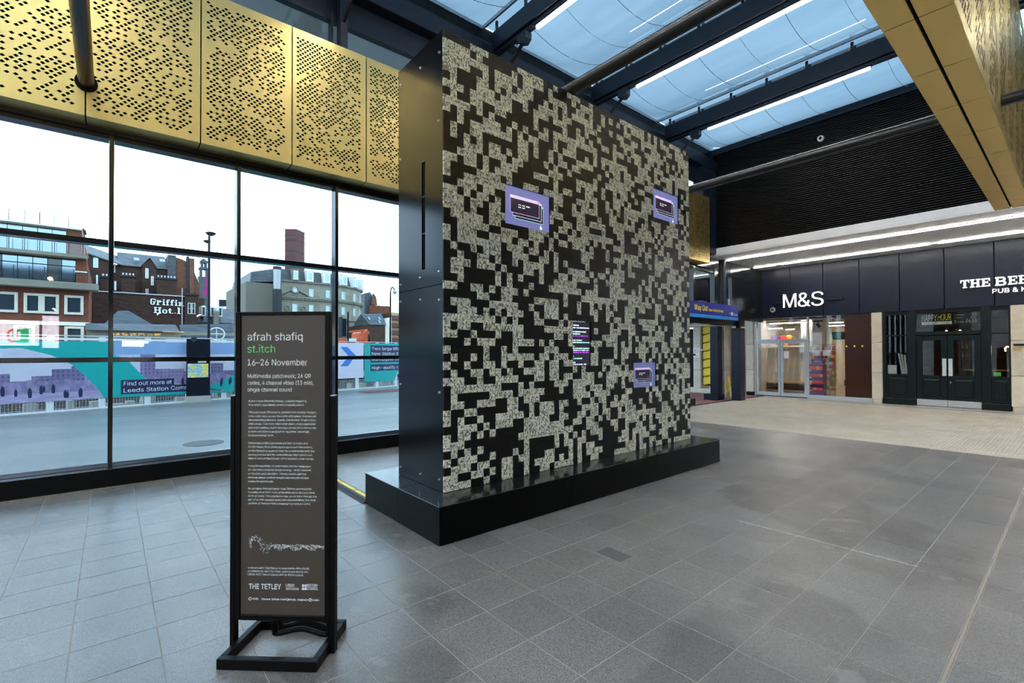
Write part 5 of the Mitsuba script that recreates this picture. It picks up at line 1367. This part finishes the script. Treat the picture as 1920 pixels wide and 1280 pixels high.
def arc(t):
    """plan of the front: straight, then curving away to the right; t is metres along it from x = 15.5."""
    if t < 5.4:
        return np.array([15.5 + t, 62.0]), 0.0
    a = min((t - 5.4) / 7.0, 1.75)
    return np.array([20.9 + 7.0 * math.sin(a), 62 + 7.0 * (1 - math.cos(a))]), a


def sweep(b, name, prof, mt, t0=0.0, t1=17.6, label=None):
    """prof: (out, z) polygon swept along the front."""
    ts = np.concatenate([[t0], np.linspace(max(5.4, t0), t1, 22)]) if t0 < 5.4 else np.linspace(t0, t1, 14)
    v, n_ = [], len(prof)
    for t in ts:
        c, a = arc(t)
        o = np.array([math.sin(a), -math.cos(a)])
        for d, z in prof:
            v.append((*(c + o * d), z))
    f = []
    for i in range(len(ts) - 1):
        for j in range(n_):
            k = (j + 1) % n_
            f += [(i * n_ + j, (i + 1) * n_ + j, (i + 1) * n_ + k), (i * n_ + j, (i + 1) * n_ + k, i * n_ + k)]
    for base, sgn in ((0, 1), ((len(ts) - 1) * n_, -1)):
        for j in range(1, n_ - 1):
            f.append((base, base + j, base + j + 1) if sgn > 0 else (base, base + j + 1, base + j))
    return part(b, name, M().add(v, f), mt, label)


sweep(sb_, 'wall', [(0, -.02), (0, 10.75), (-4, 10.75), (-4, -.02)], 'stone')
sweep(sb_, 'cornice', [(-.1, 10.70), (.30, 10.78), (.30, 10.92), (-.1, 10.92)], 'stone')
sweep(sb_, 'cornice', [(-.1, 8.55), (.15, 8.62), (.42, 8.86), (.42, 9.02), (-.1, 9.05)], 'stone')
sweep(sb_, 'string_course', [(-.1, 6.3), (.2, 6.34), (.2, 6.55), (-.1, 6.6)], 'stone')
sweep(sb_, 'mansard', [(-.10, 10.92), (-.55, 12.35), (-3.5, 12.6), (-3.5, 10.92)], 'slate')
part(sb_, 'side_wall', M().box(12.05, 15.5, 62.6, 75, -.02, 10.45), 'render', 'rendered side wall')
part(sb_, 'side_mansard', M().hull([(12.5, 62.7, 10.45), (15.6, 62.3, 10.75), (12.75, 63.4, 11.75), (15.7, 62.8, 12.45), (12.5, 74, 10.45), (15.6, 74, 10.8), (12.75, 74, 11.75), (15.7, 74, 12.45)]), 'slate')
part(sb_, 'flue', M().tube([(15.0, 60.9, 6.5), (15.0, 60.9, 9.6)], .48, 14), 'rubber', 'dark lower flue', smooth=30)
part(sb_, 'flue', M().tube([(15.0, 60.9, 9.61), (15.0, 60.9, 11.9)], .44, 14), 'chrome_dull', 'steel flue', smooth=30)
part(sb_, 'flue', M().tube([(15.0, 60.9, 11.91), (15.0, 60.9, 12.25)], .46, 14), 'rubber', smooth=30)
dn = M()
t = .2
while t < 16.5:
    c, a = arc(t)
    o, tg = np.array([math.sin(a), -math.cos(a)]), np.array([math.cos(a), math.sin(a)])
    dn.hull([(*(c + tg * p + o * q), z) for p in (0, .14) for q in (.02, .34) for z in (8.66, 8.82)])
    t += .30
part(sb_, 'dentil', dn, 'stone', 'row of dentils under the cornice', kind='stuff')


def swin(t, w, z0, z1, fm='white', pm='pane_blue', out=.03):
    c, a = arc(t)
    Tm = frame((*c, 0), a)
    m = M(Tm)
    f_ = .09
    m.box(-w / 2, -w / 2 + f_, -out - .05, .02, z0, z1).box(w / 2 - f_, w / 2, -out - .05, .02, z0, z1).box(-w / 2 + f_, w / 2 - f_, -out - .05, .02, z0, z0 + f_).box(-w / 2 + f_, w / 2 - f_, -out - .05, .02, z1 - f_, z1).box(-w / 2 + f_, w / 2 - f_, -out - .03, .02, (z0 + z1) / 2 - .03, (z0 + z1) / 2 + .03)
    k = part(sb_, 'window', m, fm)
    part(k, 'pane', M(Tm).box(-w / 2 + f_, w / 2 - f_, -out, .0, z0 + f_, z1 - f_), pm)
    return k, Tm


for t, w in ((1.75, .55), (3.45, .68), (5.5, .68), (7.85, .68), (10.0, .62), (12.2, .6), (14.5, .6)):
    k, Tm = swin(t, w, 11.05, 12.15, 'white', 'pane_blue', .45)
    part(k, 'dormer', M(Tm).box(-w / 2 - .08, w / 2 + .08, -.46, 1.2, 10.95, 12.24).box(-w / 2 - .14, w / 2 + .14, -.52, .5, 12.24, 12.34), 'white' if t > 2 else 'stone')
    part(k, 'dark_pane', M(Tm).box(-w / 2 + .09, w / 2 - .09, -.50, -.47, 11.14, 12.06), 'pane_blue')
for row, (z0, z1) in enumerate(((9.12, 10.1), (7.1, 8.1), (4.9, 5.95), (2.9, 3.95))):
    for t, w in ((1.75, .6), (3.7, .55), (5.75, .55), (7.95, .58), (10.2, .58), (12.4, .58), (14.5, .58)):
        if row == 0 and t < 2:
            continue
        swin(t, w, z0, z1, 'light_grey', 'pane_blue')
pd_ = M()
for a, b in (((15.65, 9.10), (17.2, 9.95)), ((17.2, 9.95), (18.9, 9.08))):
    pd_.hull([(x + 0, 62 - q, z + d) for (x, z) in (a, b) for q in (0, .4) for d in (0, .18)])
part(sb_, 'pediment', pd_, 'stone')
part(sb_, 'pediment_field', M().hull([(x, y, z) for y in (61.85, 62) for x, z in ((15.9, 9.08), (18.6, 9.08), (17.2, 9.85))]), 'stone')
part(sb_, 'round_window', M().tube([(17.2 + .38 * math.cos(a), 61.55, 9.85 + .42 * math.sin(a)) for a in np.linspace(0, 2 * math.pi, 21)], .10, 6, False), 'stone')
part(sb_, 'round_pane', M().hull([(17.2 + .36 * math.cos(a), 61.6 + q, 9.85 + .40 * math.sin(a)) for q in (0, .03) for a in np.arange(16) * math.pi / 8]), 'pane_blue')
for x in (16.4, 18.3):
    part(sb_, 'wreath', M().tube([(x + .24 * math.cos(a), 61.9, 7.55 + .3 * math.sin(a)) for a in np.linspace(0, 2 * math.pi, 17)], .06, 6, False), 'stone')

bt = thing('brick_tower', 'tall square purple brick tower rising behind the stone building', 'tower')
bc = np.array([26.66, 95.0])
part(bt, 'shaft', M().hull([(x, y, z) for z in (0, 25.5) for x, y in ((26.66, 95.0), (25.05, 96.3), (28.75, 96.9), (27.2, 98.2))]), 'tower_brick')
for k in range(9):
    z = 9 + 2.05 * k
    part(bt, 'band', M().hull([(x, y, zz) for zz in (z, z + .10) for x, y in ((26.66, 94.97), (25.02, 96.3), (28.79, 96.9), (27.2, 98.25))]), 'rubber')

sr = thing('slate_shed', 'dark slate roofed building with rooflights beside the swan neck lamp', 'building')
part(sr, 'wall', M().box(23.8, 25.8, 55, 62, -.02, 5.5), 'dark_brick')
part(sr, 'end_wall', M().hull([(x, y, z) for y in (55.05, 61) for x, z in ((25.8, 0), (26.7, 0), (26.68, 6.5), (25.85, 5.6))]), 'cream')
part(sr, 'roof', M().hull([(23.75, 54.8, 5.45), (25.87, 54.8, 5.5), (23.55, 57, 6.9), (26.25, 57, 7.05), (23.75, 60, 5.5), (25.9, 60, 5.5)]), 'slate')
for x, z in ((24.0, 6.15), (25.4, 6.2), (25.1, 5.75)):
    part(sr, 'rooflight', M().hull([(x + a, 54.8 + (z - 5.45) * 1.45 + b - .06, z + b * .68 + c) for a in (0, .26) for b in (0, .42) for c in (0, .08)]), 'pane_blue')
fb = thing('brick_office', 'red brick building with a dark sloping gable behind the slate roof', 'building')
part(fb, 'gable', M().hull([(x, y, z) for y in (73, 79) for x, z in ((30.6, 0), (32.5, 0), (32.45, 10.0), (32.1, 11.2), (31.7, 11.8), (30.8, 11.55))]), 'slate')
part(fb, 'brick_front', M().box(31.4, 34.9, 72.2, 79, -.02, 9.65), 'red_brick')
part(fb, 'orange_gable', M().hull([(x, y, z) for y in (72.1, 72.6) for x, z in ((31.7, 9.7), (32.5, 9.7), (32.3, 11.0), (31.9, 11.5))]), 'orange_brick')
cp_ = thing('car_park', 'brick car park with lit decks painted tan, at the edge of the display wall', 'building')
part(cp_, 'core', M().box(29.0, 36, 60.5, 70, -.02, 7.5), 'dark_brick')
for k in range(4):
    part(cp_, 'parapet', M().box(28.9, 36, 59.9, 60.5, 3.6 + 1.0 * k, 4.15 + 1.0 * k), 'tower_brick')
    part(cp_, 'painted_lit_deck', M().box(29.0, 36, 60.4, 60.49, 4.16 + 1.0 * k, 4.58 + 1.0 * k), 'tan')  # light of the open decks is painted as tan strips, nothing glows

# ------------------------------------------------------------------ the concourse behind the viewer (seen mirrored in the glass)
struct('wall_back', M().box(-9, 34, -9.1, -8.95, 0, 9.9), 'navy')
struct('wall_front', M().box(-9.15, -9.0, -9, 9.6, 0, 9.9), 'white_board')
hs_ = thing('lit_shop_sign', 'white lit shop sign with green and red letters, mirrored in the left glass', 'sign')
part(hs_, 'panel', M().box(-4.6, -2.21, -7.98, -7.9, 2.36, 3.36), 'white', emit=(3.6, 3.4, 3.8))
part(hs_, 'panel', M().box(-2.12, -1.63, -7.98, -7.9, 2.27, 3.57), 'white', emit=(3.2, 3.0, 3.6))
bx_ = lambda: M()
part(hs_, 'green_letter', M().plate(sbox(.0, 0, .16, .55), .02, (-2.50, -7.89, 2.48), (-1, 0, 0), U_), 'green', emit=(.1, 1.6, .3))
part(hs_, 'green_letter', M().text('D', .5, (-2.66, -7.895, 2.49), (-1, 0, 0), U_, .3, .02, True), 'green', emit=(.1, 1.6, .3))
part(hs_, 'red_letter', M().text('O', .5, (-2.80, -7.885, 2.49), (-1, 0, 0), U_, .3, .02, True), 'red', emit=(2.6, .2, .2))
part(hs_, 'bracket', M().box(-4.6, -1.63, -8.93, -7.99, 2.7, 3.0), 'black')
db = thing('departure_board', 'departure board with amber rows on the far side of the concourse, mirrored in the glass', 'board')
part(db, 'casing', M().box(-.1, 2.9, -8.93, -8.0, 2.68, 3.20), 'black')
am = M()
for c in range(6):
    for r_ in range(2):
        for q in range(5):
            if RNG.random() < .75:
                am.box(.08 + .29 * c + .045 * q, .115 + .29 * c + .045 * q, -8.0, -7.99, 2.90 - .06 * r_ + .004, 2.94 - .06 * r_)
for q in range(14):
    am.box(1.82 + .06 * q, 1.86 + .06 * q, -8.0, -7.99, 3.02, 3.06)
part(db, 'amber_rows', am, 'orange', emit=(9, 4.2, .2))
lb = thing('lit_box', 'bright white light box on the far side of the concourse, mirrored in the glass', 'sign')
part(lb, 'casing', M().box(.35, 1.35, -8.93, -8.02, 2.30, 2.62), 'white')
part(lb, 'face', M().box(.40, 1.30, -8.02, -8.0, 2.36, 2.60), 'white', emit=(22, 23, 23))
CLN = {-1.7: 'leftmost', 1.6: 'middle one', 3.1: 'rightmost'}
for x in (-1.7, 1.6, 3.1):
    l = thing('concourse_lamp', f"short strip lamp over the far side of the concourse, {CLN[x]} of the three mirrored", 'lamp', 'strip lamps over the far side of the concourse')
    part(l, 'diffuser', M().box(x - .03, x + .03, -7.6, -6.4, 3.76, 3.80), 'lamp_off', emit=(18, 18, 17))
    part(l, 'rod', M().box(x - .01, x + .01, -7.0, -6.98, 3.81, 9.25), 'black')
